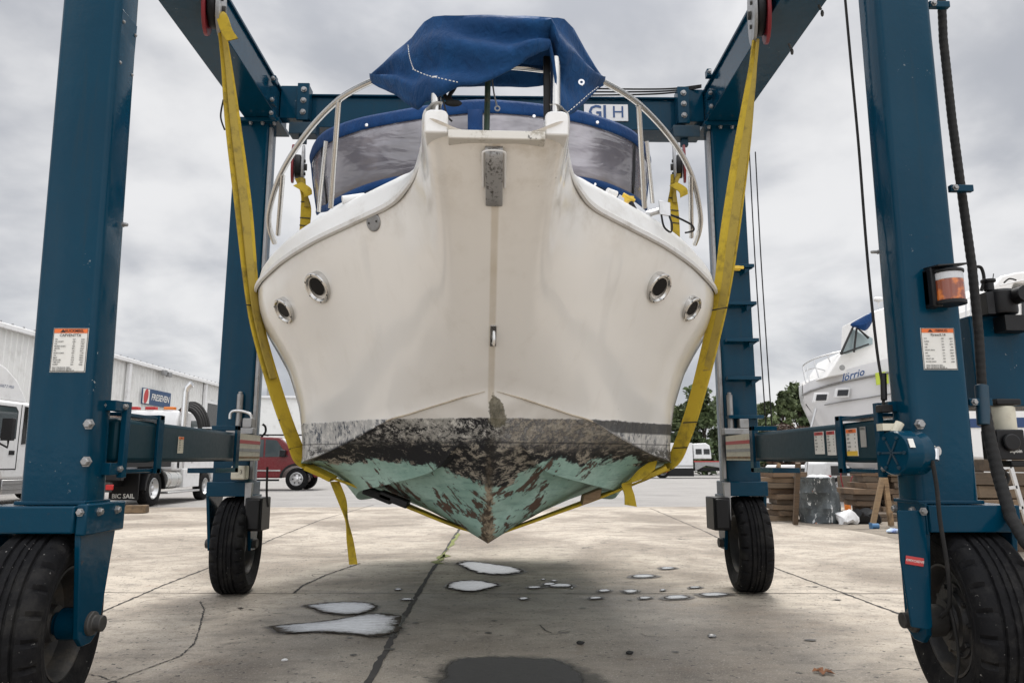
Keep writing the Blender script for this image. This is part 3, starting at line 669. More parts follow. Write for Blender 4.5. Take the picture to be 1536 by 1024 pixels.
MB().obox(V((c0.x+.04,4.575,c0.z+.06)), fx_*.02, (0,.003,0), (0,.012,.028)).build('motor_label', M['paper'], dm)
P('hose_fitting', MB().tube([at(1398,676,4.72), at(1408,676,4.68)], .03, 10).tube([at(1402,674,4.66), at(1402,690,4.64)], .026, 10), M['alu'], 0)
P('hose_fitting', MB().tube([at(1341,650,4.72), at(1350,634,4.72)], .028, 10).box(at(1332,640,4.75).x-.05, at(1332,640,4.75).x+.05, 4.72, 4.8, c0.z+.145, c0.z+.19), M['cream'], 0)
# red badge on right fork leg
p = at(1372, 841, 4.725); bd = P('name_badge', MB().obox(p, V((1,0,-.16)).normalized()*.058, (0,.002,0), V((.16,0,1)).normalized()*.026), M['lred'], .002)
# fork foot front plate to carry the badge
P('fork_front_plate', MB().prism([at(1347,765,4.73), at(1388,765,4.73), at(1399,940,4.73), at(1393,944,4.73), at(1368,940,4.73), at(1352,840,4.73)], (0,.02,0)), M['blue'], .004)
MB().text('OMXCADVE', p+V((0,-.004,0)), (1,0,-.16), (.16,0,1), .021, .001, bold=.01).build('badge_letters', M['paper'], bd)
# electrics cabinet and engine parts behind the right post
a = at(1447,475,5.3); b_ = at(1600,610,5.3)
P('engine_cabinet', MB().box(a.x, b_.x, 5.25, 5.75, b_.z, a.z), M['blue'], .01)
c = at(1499,452,5.2); k = 5.2/1075
mb = MB().box(c.x-28*k, c.x-16*k, 5.14, 5.3, c.z-22*k, c.z+12*k).lathe([(0,-.1),(.1,-.1),(.105,-.08),(.105,.06),(.09,.08),(0,.08)], (c.x+2*k,5.2,c.z), (0,0,1), 24)
mb.lathe([(0,.08),(.035,.08),(.035,.14),(.05,.145),(.05,.165),(0,.165)], (c.x-14*k,5.2,c.z), (0,0,1), 14).box(c.x-6*k, c.x+34*k, 5.12, 5.3, c.z-48*k, c.z-24*k)
mb.lathe([(0,-.07),(.06,-.07),(.06,.07),(.05,.09),(0,.09)], (c.x+14*k,5.08,c.z+4*k), (0,1,0), 18).tube([(c.x-10*k,5.2,c.z+20*k),(c.x-4*k,5.2,c.z+44*k)], .004, 5)
ah = P('air_cleaner', mb, M['black'], .008)
cable('breather_pipe', [at(1472,436,5.2), at(1476,418,5.2), at(1472,402,5.2), at(1464,400,5.2)], .012)
cable('breather_pipe', [at(1506,424,5.2), at(1514,418,5.2), at(1524,420,5.15)], .006)
c = at(1505,628,5.2); MBx = MB().lathe([(0,-.09),(.075,-.09),(.078,-.08),(.078,.08),(.07,.09),(0,.09)], (c.x,5.2,c.z), (0,0,1), 20); P('fuel_filter', MBx, M['cream'], 0)
P('filter_head', MB().box(c.x-.09, c.x+.09, 5.12, 5.28, c.z+.095, c.z+.14), M['black'], .01)
c = at(1505,668,5.15); mb = MB().box(c.x-.11, c.x+.09, 5.05, 5.22, c.z-.1, c.z+.11).lathe([(0,0),(.06,0),(.06,.03),(0,.03)], (c.x-.02,5.05,c.z+.02), (0,-1,0), 18).box(c.x-.02, c.x+.12, 5.06, 5.2, c.z-.15, c.z-.105)
P('fuel_pump', mb, M['black'], .01)
MB().text('Stpoin', (c.x+.01,5.045,c.z-.04), (1,0,0), (0,0,1), .035, .002, bold=.01).build('pump_lettering', M['paper'], lift)
cable('fuel_line', [at(1500,700,5.1), at(1512,715,5.1), at(1506,728,5.1), at(1494,722,5.1), at(1488,706,5.1)], .012)
# reservoir at left far post
q = at(361, 709, 9.2); P('brake_reservoir', MB().box(q.x-.09, q.x+.09, 9.1, 9.25, q.z-.08, q.z+.09), M['cream'], .02)
MB().text('3', (q.x+.04,9.097,q.z+.01), (1,0,0), (0,0,1), .07, .002).build('reservoir_mark', M['ink'], lift)
cable('brake_hose', [at(345,628,9.2), at(346,620,9.2), at(352,616,9.2), at(366,617,9.2), at(376,622,9.2), at(378,632,9.2)], .02, M['alu'])
cable('brake_hose', [at(392,655,9.2), at(398,648,9.2), at(398,640,9.2), at(394,636,9.2)], .014)
cable('brake_hose', [at(401,700,9.2), at(400,740,9.2), at(402,760,9.2)], .014)
# ladder steps on the far right post
for i, py in enumerate((399, 455, 510, 567, 625)):
    a = at(1086+i*1.5, py, 9.2); b_ = at(1130+i*3.6, py, 9.2)
    mb = MB().box(a.x, b_.x, 9.16, 9.28, a.z-.022, a.z+.022)
    if i % 5 != 4: mb.prism([(b_.x-.12,9.2,a.z-.022),(b_.x-.01,9.2,a.z-.022),(b_.x-.12,9.2,a.z-.1)], (0,.03,0))
    P('ladder_step', mb, M['blue'], .004)
c = at(1103, 402, 9.14); P('yellow_clip', MB().box(c.x-.06, c.x+.06, 9.12, 9.155, c.z-.035, c.z+.03).box(c.x-.03, c.x+.1, 9.1, 9.119, c.z-.02, c.z+.02), M['lyellow'], .005)
# hanging pins under the right top beam
for px, py in ((1183,66),(1228,8)):
    p = at(px, py, 7.0 if py > 20 else 6.6); P('locking_pin', MB().tube([p, p+V((.02,0,-.05))], .012, 6).ball(p+V((.03,0,-.09)), .03, .6, .6, 1.3, 8), M['darksteel'], 0)
# ------------------------------------------------------------------ the boat
boat = thing('motor_boat', 'white cabin cruiser with peeling black and green bottom, hanging in yellow slings', 'motor boat', (-.10,7.3,.83))
BO = V(boat.location); BY = R(1.6)
def bw(p):                     # boat-local (drawn in unrotated world axes about BO, x about 0) -> local coordinates
    return V((p[0], p[1]-BO.y, p[2]-BO.z))
BR = Matrix.Rotation(BY, 3, 'Z')
def w2b(p):                    # world point -> hull drawing coordinates
    q = BR.transposed() @ (V(p)-BO); return V((q.x, q.y+BO.y, q.z+BO.z))
def b2w(p): return BO + BR @ bw(p)
def B(name, mb, m, bevel=0, parent=None, **k):
    mb.v = [bw(p) for p in mb.v]; return mb.build(name, m, parent or boat, bevel=bevel, local=True, **k)
def ab(px, py, d): return w2b(at(px, py, d))
Sh = [(0,4.33,3.675),(.22,4.33,3.68),(.45,4.36,3.76),(.52,4.85,3.73),(.62,5.22,3.66),(.78,5.5,3.6),(1.10,5.78,3.546),(1.57,6.18,3.47),(2.02,6.7,3.38),(2.34,7.28,3.27),(2.45,8.5,3.2),(2.42,11,3.15),(2.3,13.2,3.1)]
Ch = [(0,5.95,2.19),(.12,6.0,2.16),(.25,6.05,2.13),(.4,6.13,2.09),(.55,6.2,2.05),(.69,6.27,2.01),(.90,6.37,1.955),(1.17,6.6,1.825),(1.50,6.95,1.7),(1.82,7.3,1.6),(1.93,8.5,1.52),(1.95,11,1.45),(1.9,13.2,1.42)]
Ke = [(0,5.95,2.19),(0,6.02,2.08),(0,6.08,2.0),(0,6.15,1.92),(0,6.25,1.80),(0,6.35,1.68),(0,6.45,1.57),(0,6.67,1.37),(0,6.98,1.08),(0,7.32,.83),(0,8.5,.80),(0,11,.82),(0,13.2,.86)]
St = [(0,5.95,2.19),(.045,6.01,2.11),(.09,6.06,2.05),(.14,6.14,1.98),(.2,6.22,1.89),(.26,6.31,1.79),(.34,6.42,1.69),(.52,6.68,1.53),(.92,7.0,1.42),(1.28,7.42,1.33),(1.42,8.5,1.2),(1.42,11,1.15),(1.4,13.2,1.15)]
NS = 8
sh, ch, ke, st = [cr(a, NS) for a in (Sh, Ch, Ke, St)]
Sf = [(0,4.62,3.6),(.17,4.66,3.6),(.34,4.76,3.6),(.50,4.92,3.59),(.66,5.12,3.58),(.84,5.36,3.57),(1.12,5.72,3.546),(1.57,6.18,3.47)]+Sh[8:]
sf = cr(Sf, NS)
FT = [(0,0),(.15,.02),(.33,.11),(.54,.34),(.68,.60),(.8,.84),(.9,.96),(1,1)]
def tab(s):
    for (a,b),(c,d) in zip(FT, FT[1:]):
        if s <= c: return b+(d-b)*(s-a)/(c-a)
    return 1
def side_pt(i, s):
    a, f0, c = sh[i], sf[i], ch[i]; t = i/NS
    e = min(1, max(0, (t-4)/4.5)); f = (1-e)*(s**1.28)+e*(.7*tab(s)+.15*(tab(max(0,s-.06))+tab(min(1,s+.06))))
    w = s**(2.6 if t < 6 else 6)
    return V((c.x+(f0.x-c.x)*f+(a.x-f0.x)*w, c.y+(f0.y-c.y)*s+(a.y-f0.y)*w, c.z+(f0.z-c.z)*s+(a.z-f0.z)*w))
hull_pts = []
def half(sg):
    rows = []
    for i in range(len(sh)):
        row = []
        t = i/NS; wch = min(1, t/3)
        k_, s_, c_ = ke[i], st[i], ch[i]
        ws = min(1, max(0,(t-5.2)/3.0)); si = s_+V((-.20*ws,0,.085*ws))
        for q in range(5): row.append(k_.lerp(si, q/4)+V((0,0,.03*ws*sin(pi*q/4))))
        row.append(s_+V((0,0,-.012*ws)))
        lip = V((0,0,.012*ws))
        for q in range(1,6):
            p = s_.lerp(c_, q/5); e = sin(pi*q/5)
            row.append(p+lip*(1-q/5)+V((0,0,.075*e*min(1,max(0,(t-4)/4)))))
        row.append(c_+V((.012*wch, -.004*wch, -.004*wch)))     # chine edge stands proud
        for q in range(1,25):
            p = side_pt(i, q/24)
            if q == 1: p = side_pt(i, .018)+V((.004*wch,0,.01))
            row.append(p)
        rows.append([V((p.x*sg, p.y, p.z)) for p in row])
    return rows
Rr = half(1); Lr = half(-1)
mb = MB(); mb.grid(Rr); mb.grid(Lr)
tr = Rr[-1]+Lr[-1][::-1]; mb.add(tr, [tuple(range(len(tr)))])
hull_s = [(p, i, j) for i in range(len(Rr)) for j in range(12, len(Rr[0])) for p in (Rr[i][j], Lr[i][j])]
def hull_mat():
    m, g, b = mat('hull_gelcoat_and_antifouling', (.7,.68,.64), .25); o = g.obj(); x, y, z = g.xyz(o); ax_ = g.m('ABSOLUTE', x)
    big = g.noise(o, .8, 4, .5)
    white = g.mix(big, (.80,.765,.71), (.85,.83,.79))
    # vertical dull wash marks
    ver = g.noise(g.mapv(o, (3.5,3.5,.35)), 1.4, 5, .6)
    white = g.mix(g.m('MULTIPLY', g.step(ver, .52, .7), .12), white, (.52,.47,.39))
    # patchy stains near the bow top
    topm = g.step(z, 2.35, 2.95)
    white = g.mix(g.m('MULTIPLY', topm, g.m('MULTIPLY', g.step(g.noise(o, 2.6, 6, .7), .42, .65), .5)), white, (.42,.35,.25))
    sp = g.m('MULTIPLY', g.step(g.noise(o, 18, 4, .8), .70, .73), g.m('MULTIPLY', g.step(g.noise(g.mapv(o,loc=(3,1,2)), 2.2, 3), .52, .6), g.m('ADD', .25, topm)))
    white = g.mix(g.m('MULTIPLY', sp, .9), white, (.05,.04,.03))
    # tan seam strip down the stem
    seam = g.m('MULTIPLY', g.m('SUBTRACT', 1.0, g.step(ax_, .016, .034)), g.step(z, 1.2, 1.3))
    white = g.mix(g.m('MULTIPLY', seam, g.m('ADD', .15, g.m('MULTIPLY', g.noise(o, 4, 4), .6))), white, (.45,.36,.23))
    # the chine's shadow line is a separate tan tube, added after the hull
    # old paint bands
    dg = g.mapv(o, (1,1,2.2), (0,R(20),0))
    jag = g.m('SUBTRACT', g.noise(o, 9, 6, .8), .5); jag2 = g.m('SUBTRACT', g.noise(o, 2.2, 5, .7), .5)
    zb = g.m('ADD', z, g.m('ADD', g.m('MULTIPLY', jag, .05), g.m('MULTIPLY', g.m('MAXIMUM', g.m('SUBTRACT', g.noise(g.mapv(o,(6,6,2.5),(0,R(25),0)), 2.5, 8, .85), .60), 0.0), .9)))
    boot = g.m('SUBTRACT', 1.0, g.step(zb, 1.138, 1.152))
    # scraped colours of the boot top
    mot = g.noise(g.mapv(o, (2.2,2.2,3.4), (0,R(35),R(20))), 5.0, 9, .85, .5)
    mot = g.m('ADD', mot, g.m('MULTIPLY', g.m('SUBTRACT', g.noise(g.mapv(o, (1,1,1.6), (0,R(30),0), (8,8,8)), 1.7, 5, .7), .5), .55))
    mot2 = g.noise(g.mapv(o, (4,4,2.5), (0,R(-50),0), (4,4,4)), 4.5, 8, .85)
    bc = g.mix(g.step(mot, .50, .54), (.009,.010,.013), (.36,.35,.32))
    bc = g.mix(g.step(mot2, .53, .58), bc, (.66,.64,.59))
    bc = g.mix(g.m('MULTIPLY', g.step(g.noise(o, 8, 7, .85), .54, .60), .85), bc, (.022,.022,.026))
    upper = g.step(z, .90, 1.02)
    bandc = g.mix(upper, g.mix(g.step(g.m('ADD', mot, g.m('MULTIPLY', jag, .3)), .55, .58), (.011,.012,.015), (.42,.38,.31)), bc)
    # right side of the stem scraped paler
    pale = g.m('MULTIPLY', g.step(g.m('ADD', x, g.m('MULTIPLY', jag2, .9)), -.02, .25), g.step(g.m('ADD', z, g.m('MULTIPLY', jag2, .4)), .80, 1.0))
    bandc = g.mix(g.m('MULTIPLY', pale, .65), bandc, g.mix(g.step(mot2, .47, .53), (.52,.47,.39), (.10,.105,.12)))
    outb = g.step(g.m('SUBTRACT', ax_, g.m('ADD', .9, g.m('MULTIPLY', g.m('SUBTRACT', 1.125, z), 2.45))), -.03, .03)
    wv = g.noise(g.mapv(o, (7,7,1.6), (0,R(15),0)), 2.2, 8, .8)
    oc = g.mix(g.step(wv, .50, .55), (.50,.49,.47), (.07,.085,.11)); oc = g.mix(g.step(mot2, .49, .54), oc, (.66,.64,.60)); oc = g.mix(g.m('MULTIPLY', g.step(g.m('SUBTRACT', 1.0, z), .02, .14), g.step(mot, .49, .53)), oc, (.05,.05,.05)); oc = g.mix(g.m('MULTIPLY', g.step(x, .3, .5), g.m('MULTIPLY', g.step(z, 1.03, 1.05), .93)), oc, (.02,.022,.026))
    bandc = g.mix(g.m('MULTIPLY', outb, .85), bandc, oc)
    line = g.m('MULTIPLY', g.step(z, .935, .94), g.m('SUBTRACT', 1.0, g.step(z, .947, .952)))
    bandc = g.mix(g.m('MULTIPLY', line, .6), bandc, (.02,.02,.022))
    c = g.mix(boot, white, bandc)
    # green antifouling below
    zg = g.m('SUBTRACT', g.m('ADD', z, g.m('ADD', g.m('MULTIPLY', jag2, .30), g.m('MULTIPLY', jag, .22))), g.m('ADD', .57, g.m('MULTIPLY', g.step(ax_, .05, .6), .21)))
    gm = g.m('SUBTRACT', 1.0, g.step(zg, -.012, .012))
    gn = g.noise(o, 1.8, 6, .7)
    gc = g.mix(g.step(gn, .35, .65), (.29,.48,.41), (.46,.66,.58))
    gc = g.mix(g.m('MULTIPLY', g.step(g.noise(g.mapv(o,(1,1,6)), 5, 5, .7), .52, .7), .5), gc, (.12,.22,.19))
    al = g.m('ADD', g.m('MULTIPLY', ax_, .72), g.m('MULTIPLY', z, .70)); ac = g.m('SUBTRACT', g.m('MULTIPLY', z, .72), g.m('MULTIPLY', ax_, .70))
    cbn = g.new('ShaderNodeCombineXYZ'); g.put(cbn.inputs[0], g.m('MULTIPLY', al, -1.3)); g.put(cbn.inputs[1], g.m('MULTIPLY', ac, 4.2)); g.put(cbn.inputs[2], g.m('MULTIPLY', g.m('SIGN', x), 3.3))
    fl = g.noise(cbn.outputs[0], 1.9, 9, .72, .25)
    fv = g.m('ADD', fl, g.m('MULTIPLY', g.m('SUBTRACT', 1.0, g.step(ax_, .1, 1.3)), .07))
    gc = g.mix(g.step(fv, .60, .612), gc, (.022,.025,.024))
    gc = g.mix(g.step(fv, .612, .625), gc, g.mix(g.noise(o, 12, 4), (.075,.042,.03), (.16,.10,.07)))
    c = g.mix(gm, c, gc)
    # bare scraped stem
    bs = g.m('SUBTRACT', g.m('SUBTRACT', g.m('MULTIPLY', g.m('SUBTRACT', 1.1, z), .10), .022), g.m('ADD', ax_, g.m('MULTIPLY', jag, .30)))
    bs = g.m('MULTIPLY', g.step(bs, 0, .01), g.m('SUBTRACT', 1.0, g.step(z, .98, 1.1)))
    c = g.mix(bs, c, g.mix(g.step(g.noise(g.mapv(o,(2,2,1)), 7, 7, .8), .42, .6), (.07,.05,.035), (.46,.38,.27)))
    bk = g.m('MULTIPLY', g.m('SUBTRACT', 1.0, g.step(g.m('ADD', ax_, g.m('MULTIPLY', jag, .12)), .03, .06)), g.m('MULTIPLY', g.step(z, .52, .6), g.m('SUBTRACT', 1.0, g.step(z, .95, 1.05))))
    c = g.mix(g.m('MULTIPLY', bk, .7), c, (.02,.018,.016))
    # olive filler smear on the stem
    ex = g.m('DIVIDE', g.m('SUBTRACT', x, g.m('ADD', .02, g.m('MULTIPLY', g.m('SUBTRACT', 1.34, z), .22))), g.m('ADD', .035, g.m('MULTIPLY', g.m('SUBTRACT', 1.36, z), .30))); ez = g.m('DIVIDE', g.m('SUBTRACT', z, 1.20), .15)
    er = g.m('ADD', g.m('SQRT', g.m('ADD', g.m('MULTIPLY', ex, ex), g.m('MULTIPLY', ez, ez))), g.m('MULTIPLY', jag, 1.6))
    sm = g.m('SUBTRACT', 1.0, g.step(er, .8, .9))
    c = g.mix(g.m('MULTIPLY', sm, .92), c, g.mix(g.step(g.noise(g.mapv(o,(5,5,1)), 4, 6, .8), .4, .6), (.09,.085,.055), (.24,.22,.16)))
    g.put(b.inputs['Base Color'], c)
    g.put(b.inputs['Roughness'], g.m('ADD', .2, g.m('MULTIPLY', boot, .5)))
    b.inputs['Coat Weight'].default_value = .8; b.inputs['Coat Roughness'].default_value = .12
    g.put(b.inputs['Coat Weight'], g.m('MULTIPLY', g.m('SUBTRACT', 1.0, boot), .8))
    hb = g.m('ADD', g.m('MULTIPLY', g.m('MULTIPLY', fv, boot), 1.0), g.m('MULTIPLY', g.noise(o, 1.6, 3, .4), .12))
    g.put(b.inputs['Normal'], g.bump(hb, .35, .03)); return m
hull = B('hull', mb, hull_mat(), ang=28)
boat.rotation_euler = (0, 0, BY)
shadow_m = dirty('chine_shadow_tan', (.50,.43,.33), .6, 0, .8, 9, (.14,.11,.08), .2)
for sg in (1,-1): B('chine_shadow_line', MB().tube([V((c_.x*sg, c_.y-.008, c_.z+.002)) for c_ in ch[4:int(6.2*NS)]], [.002+.006*min(1,k/14) for k in range(len(ch[4:int(6.2*NS)]))], 6), shadow_m, ang=80)  # thin tan tube along the chine: its shadow line put in as colour
# gunwale cap swept along the sheer
def inward(i, sg):
    a = sh[min(i+1,len(sh)-1)]-sh[max(i-1,0)]; t = V((a.x, a.y, 0)).normalized(); n = V((-t.y, t.x, 0))
    return n if n.x < 0 or (abs(n.x) < .05 and n.y > 0) else -n
capm = dirty('deck_gelcoat', (.80,.80,.79), .3, 0, .35, 3.5, (.45,.42,.36), .02)
mb = MB(); rub = MB(); deck = MB(); rows_d = {}
for sg in (1, -1):
    rc, rb_, rd = [], [], []
    for i in range(len(sh)):
        if i < 2*NS: continue
        t = i/NS; rk = min(1, max(.0, (t-3.2)/1.2)); n = inward(i, 1); p = sh[i]; up = V((0,0,1)); k = min(1.15, max(.5, (t-2.2)/2.6))
        if t > 9: k = 1
        prof = [(.004-.016*rk,.0),(.002-.036*rk,.01),(.002-.038*rk,.045),(.002-.020*rk,.062),(-.004,.085),(.015*k,.15*k+.02),(.045*k+.01,.22*k+.02),(.10*k+.02,.27*k+.02),(.20*k+.02,.285*k+.02)]
        q = [p+n*a+up*(b_-.01) for a, b_ in prof]
        rc.append([V((v.x*sg,v.y,v.z)) for v in q[3:]])
        rb_.append([V((v.x*sg,v.y,v.z)) for v in q[:4]]+[V((v.x*sg,v.y,v.z)) for v in [p+n*.01+up*.03]])
        rd.append(V(((q[-1].x)*sg, q[-1].y, q[-1].z)))
    mb.grid(rc); rub.grid(rb_); rows_d[sg] = rd
B('gunwale', mb, capm, ang=60)
B('rub_rail', rub, dirty('rub_rail_vinyl', (.74,.73,.71), .35, 0, .5, 6, (.35,.31,.25), .05), ang=50)
rows = []
for a, b_ in zip(rows_d[1], rows_d[-1]):
    rows.append([V((a.x+(b_.x-a.x)*k/6, a.y, a.z+.05*sin(pi*k/6))) for k in range(7)])
B('deck', deck.grid(rows[NS*2:]), capm)
# bow head: recessed sill between two raised ears
stn, gs, bs_ = mat('stained_bow_top', (.6,.58,.53), .4); o = gs.obj()
gg = gs.mix(gs.step(gs.noise(o, 5, 7, .75), .5, .62), (.66,.64,.59), (.36,.33,.27)); gg = gs.mix(gs.step(gs.noise(o, 16, 6, .8), .62, .66), gg, (.03,.028,.022)); gs.put(bs_.inputs['Base Color'], gg)
z0 = 3.72
e_l, e_r = ab(652,172,4.40), ab(832,172,4.40)
def ear(cx, zt):
    mb = MB(); w2 = .075; pts = []
    zb = z0-.06
    ol = [(-w2,zb),(w2,zb),(w2,zt-.035),(w2-.012,zt-.01),(w2-.04,zt),(-w2+.04,zt),(-w2+.012,zt-.01),(-w2,zt-.035)]
    mb.prism([(cx+a,4.335,b_) for a, b_ in ol], (0,.42,0)); return mb
B('bow_ear', ear(-.385, e_l.z), capm, .012); B('bow_ear', ear(.385, e_r.z), capm, .012)
sl_ = ab(740,203,4.34).z; B('bow_sill', MB().box(-.31, .31, 4.326, 4.75, sl_-.03, sl_+.03), stn, .008)

# anchor roller: rounded steel slab standing proud of the stem
c = ab(741,265,4.58)
top, bot = ab(741,222,4.40), ab(741,309,4.78)
d_ = (bot-top); L_ = d_.length; dn = d_.normalized(); nn = V((1,0,0)).cross(dn).normalized(); nn = nn if nn.y < 0 else -nn
prof = []
for k in range(7):
    a = pi/2*k/6; prof.append((-.01+.055*sin(a), .05-.05*cos(a)))
rows = []
for k in range(25):
    s = k/24; e = min(1, math.sqrt(max(0, 1-abs(2*s-1)**5))); 
    cen = top.lerp(bot, s); rows.append([cen+V((1,0,0))*.057*xx+nn*(.055*e*(1-.25*abs(xx)**4)+.0) for xx in [-1,-.98,-.8,-.4,0,.4,.8,.98,1]]+[cen+V((1,0,0))*.057*xx-nn*.05 for xx in (1,0,-1)])
mb = MB().grid(rows, cv=True); mb.add(rows[0], [tuple(range(12))]); mb.add(rows[-1], [tuple(range(12))])
rm, gr, br = mat('worn_roller_steel', (.25,.25,.25), .4, .4); o = gr.obj()
gr.put(br.inputs['Base Color'], gr.mix(gr.step(gr.noise(o, 16, 7, .8), .5, .6), (.34,.34,.34), (.09,.085,.08)))
B('anchor_roller', mb, rm, 0)
rs = [] 
for k in range(29):
    a = pi*k/28
    rs.append(top+V((1,0,0))*.072*cos(a)-dn*(.02*sin(a)-.03)+nn*.012)
B('roller_surround', MB().tube([bot+V((.072,0,0))+nn*.008-dn*.16]+rs+[bot+V((-.072,0,0))+nn*.008-dn*.16], .008, 6), capm)
def nearest(px, py):
    best = None
    for p, i, j in hull_s:
        if j > 35: continue
        q = pix(b2w(p)); d = (q[0]-px)**2+(q[1]-py)**2
        if best is None or d < best[0]: best = (d, p, i, j)
    _, p, i, j = best; sg = 1 if p.x >= 0 else -1; G = Rr if sg > 0 else Lr
    i = min(max(i,1), len(G)-2); j = min(max(j,13), len(G[0])-2)
    # refine within the neighbourhood
    bb = None
    for ii in (i-1, i):
        for jj in (j-1, j):
            for a in range(9):
                for b_ in range(9):
                    q = G[ii][jj].lerp(G[ii+1][jj], a/8).lerp(G[ii][jj+1].lerp(G[ii+1][jj+1], a/8), b_/8); w_ = pix(b2w(q)); d = (w_[0]-px)**2+(w_[1]-py)**2
                    if bb is None or d < bb[0]: bb = (d, q)
    n = (G[i+1][j]-G[i-1][j]).cross(G[i][j+1]-G[i][j-1]).normalized(); v = w2b(CAM)-p
    return bb[1], n if n.dot(v) > 0 else -n
M['hole'] = mat('dark_port_glass', (.004,.004,.005), .25)[0]; M['hole'].node_tree.nodes['Principled BSDF'].inputs['Specular IOR Level'].default_value = .12
def porthole(px, py, r, lab=None):
    p, n = nearest(px, py); u_ = V((0,0,0)); w__ = u_; n = (n+V((0,0,-.20))).normalized(); p = p+n*.022; mb = MB().lathe([(r*.99,-.08),(r,-.012),(r,.012),(r*.95,.02),(r*.84,.022),(r*.80,.016),(r*.74,.004),(r*.70,.003)], p, n, 40)
    f = B('porthole', mb, M['steel'])
    mb = MB().lathe([(r*.585,.008),(0,.008)], p+V((0,0,r*.09)), n, 32); mb.v = [bw(q) for q in mb.v]; mb.build('porthole_glass', M['hole'], f, local=True)
    u = n.cross(V((0,0,1))).normalized(); w_ = n.cross(u); mb = MB()
    for k in range(6):
        a = k*pi/3+.4; mb.lathe([(0,0),(r*.055,0),(r*.04,.004),(0,.004)], p+(u*cos(a)+w_*sin(a))*r*.9+n*.021, n, 8)
    mb.v = [bw(q) for q in mb.v]; mb.build('porthole_screws', M['darksteel'], f, local=True)
porthole(479,431,.142); porthole(986,430,.142); porthole(428.5,464.5,.125); porthole(1035,461.5,.125)
p, n = nearest(561,333); B('hawse_plate', MB().lathe([(.075,-.01),(.075,.008),(.068,.014),(0,.014)], p, n, 30), M['galv'])
u = n.cross(V((0,0,1))).normalized()
for s in (-1, 1): B('hawse_plate_screw', MB().lathe([(0,0),(.009,0),(.009,.004),(0,.004)], p+u*.042*s+n*.014, n, 8), M['darksteel'])
p, n = nearest(739.5,503)
B('bow_eye', MB().tube([p+V((0,0,.07))+n*.0, p+V((0,0,.07))+n*.045, p+V((0,0,.0))+n*.06, p+V((0,0,-.05))+n*.045, p+V((0,0,-.06))+n*.0], .014, 8).obox(p+n*.006, V((.025,0,0)), n*.008, n.cross(V((1,0,0)))*.1), M['steel'], .003)
# ---- rails
rl = [ab(562,120,5.0), ab(508,150,5.3), ab(460,200,5.62), ab(422,260,5.95), ab(405,312,6.25), ab(404,340,6.42), ab(412,364,6.62)]
rr_ = [ab(903,122,5.0), ab(958,156,5.3), ab(1008,210,5.62), ab(1037,262,5.95), ab(1050,318,6.25), ab(1049,345,6.42), ab(1042,366,6.62)]
fr_ = [rl[0], V((-.72,4.9,4.36)), V((-.4,4.75,4.34)), V((0,4.7,4.34)), V((.4,4.75,4.34)), V((.72,4.9,4.36)), rr_[0]]
B('bow_rail', MB().tube(cr(rl[::-1]+fr_[1:-1]+rr_, 8), .024, 12), M['steel'], ang=80)
for a, b_, d1, d2 in (((508,153),(496,312),5.3,5.75),((424,262),(417,352),5.95,6.45),((958,159),(967,312),5.3,5.75),((1036,264),(1037,356),5.95,6.45),((489,212),(478,318),6.9,7.1),((970,212),(979,305),6.9,7.1)):
    B('stanchion', MB().tube([ab(*a,d1), ab(*b_,d2)], .021, 10), M['steel'], ang=80)
for px, t_, b_ in ((654,118,180),(833,88,185)):
    B('bow_post', MB().tube([ab(px,t_,4.45), ab(px,b_,4.45)], .034, 14), M['steel'], ang=80)
B('bow_post', MB().box(ab(820,90,4.5).x-.022, ab(820,90,4.5).x+.022, 4.48, 4.52, ab(820,178,4.5).z, ab(820,85,4.5).z), M['black'], .004)
pp = ab(731,150,4.6); B('flag_staff', MB().tube([ab(732,112,4.6), ab(730,196,4.6)], .020, 8), dirty('painted_staff', (.03,.06,.04), .5, 0, .8, 9, (.18,.12,.07)))
B('lanyard', MB().tube(cr([ab(738,118,4.5), ab(741,140,4.5), ab(745,158,4.5)], 5), .006, 6).lathe([(.012,-.004),(.02,-.004),(.02,.004),(.012,.004)], ab(746,163,4.5), (0,1,0), 14, True), M['galv'])
# ---- canvas cover over the pulpit
cols = [  # px, top, hem, back-hem, depth
 (557,114,124,122,5.0),(575,97,134,128,4.86),(592,80,142,134,4.74),(607,68,152,140,4.66),(619,57,162,144,4.60),(627,46,164,146,4.56),(637,34,153,142,4.50),
 (650,26,149,138,4.44),(668,24,141,134,4.38),(690,24,129,131,4.34),(715,24,126,130,4.32),(740,24,118,129,4.31),(765,25,106,130,4.31),(790,25,90,131,4.32),
 (808,26,80,130,4.34),(824,27,74,128,4.38),(830,28,105,130,4.41),(836,28,150,140,4.44),(846,30,177,150,4.49),(860,44,170,152,4.58),(876,73,155,148,4.70),(892,100,139,138,4.84),(905,120,126,126,5.0)]
mb = MB(); rows = []
NU = 6; fine = []
for i in range(len(cols)-1):
    for k in range(NU):
        fine.append([cols[i][q]+(cols[i+1][q]-cols[i][q])*k/NU for q in range(5)])
fine.append(list(cols[-1]))
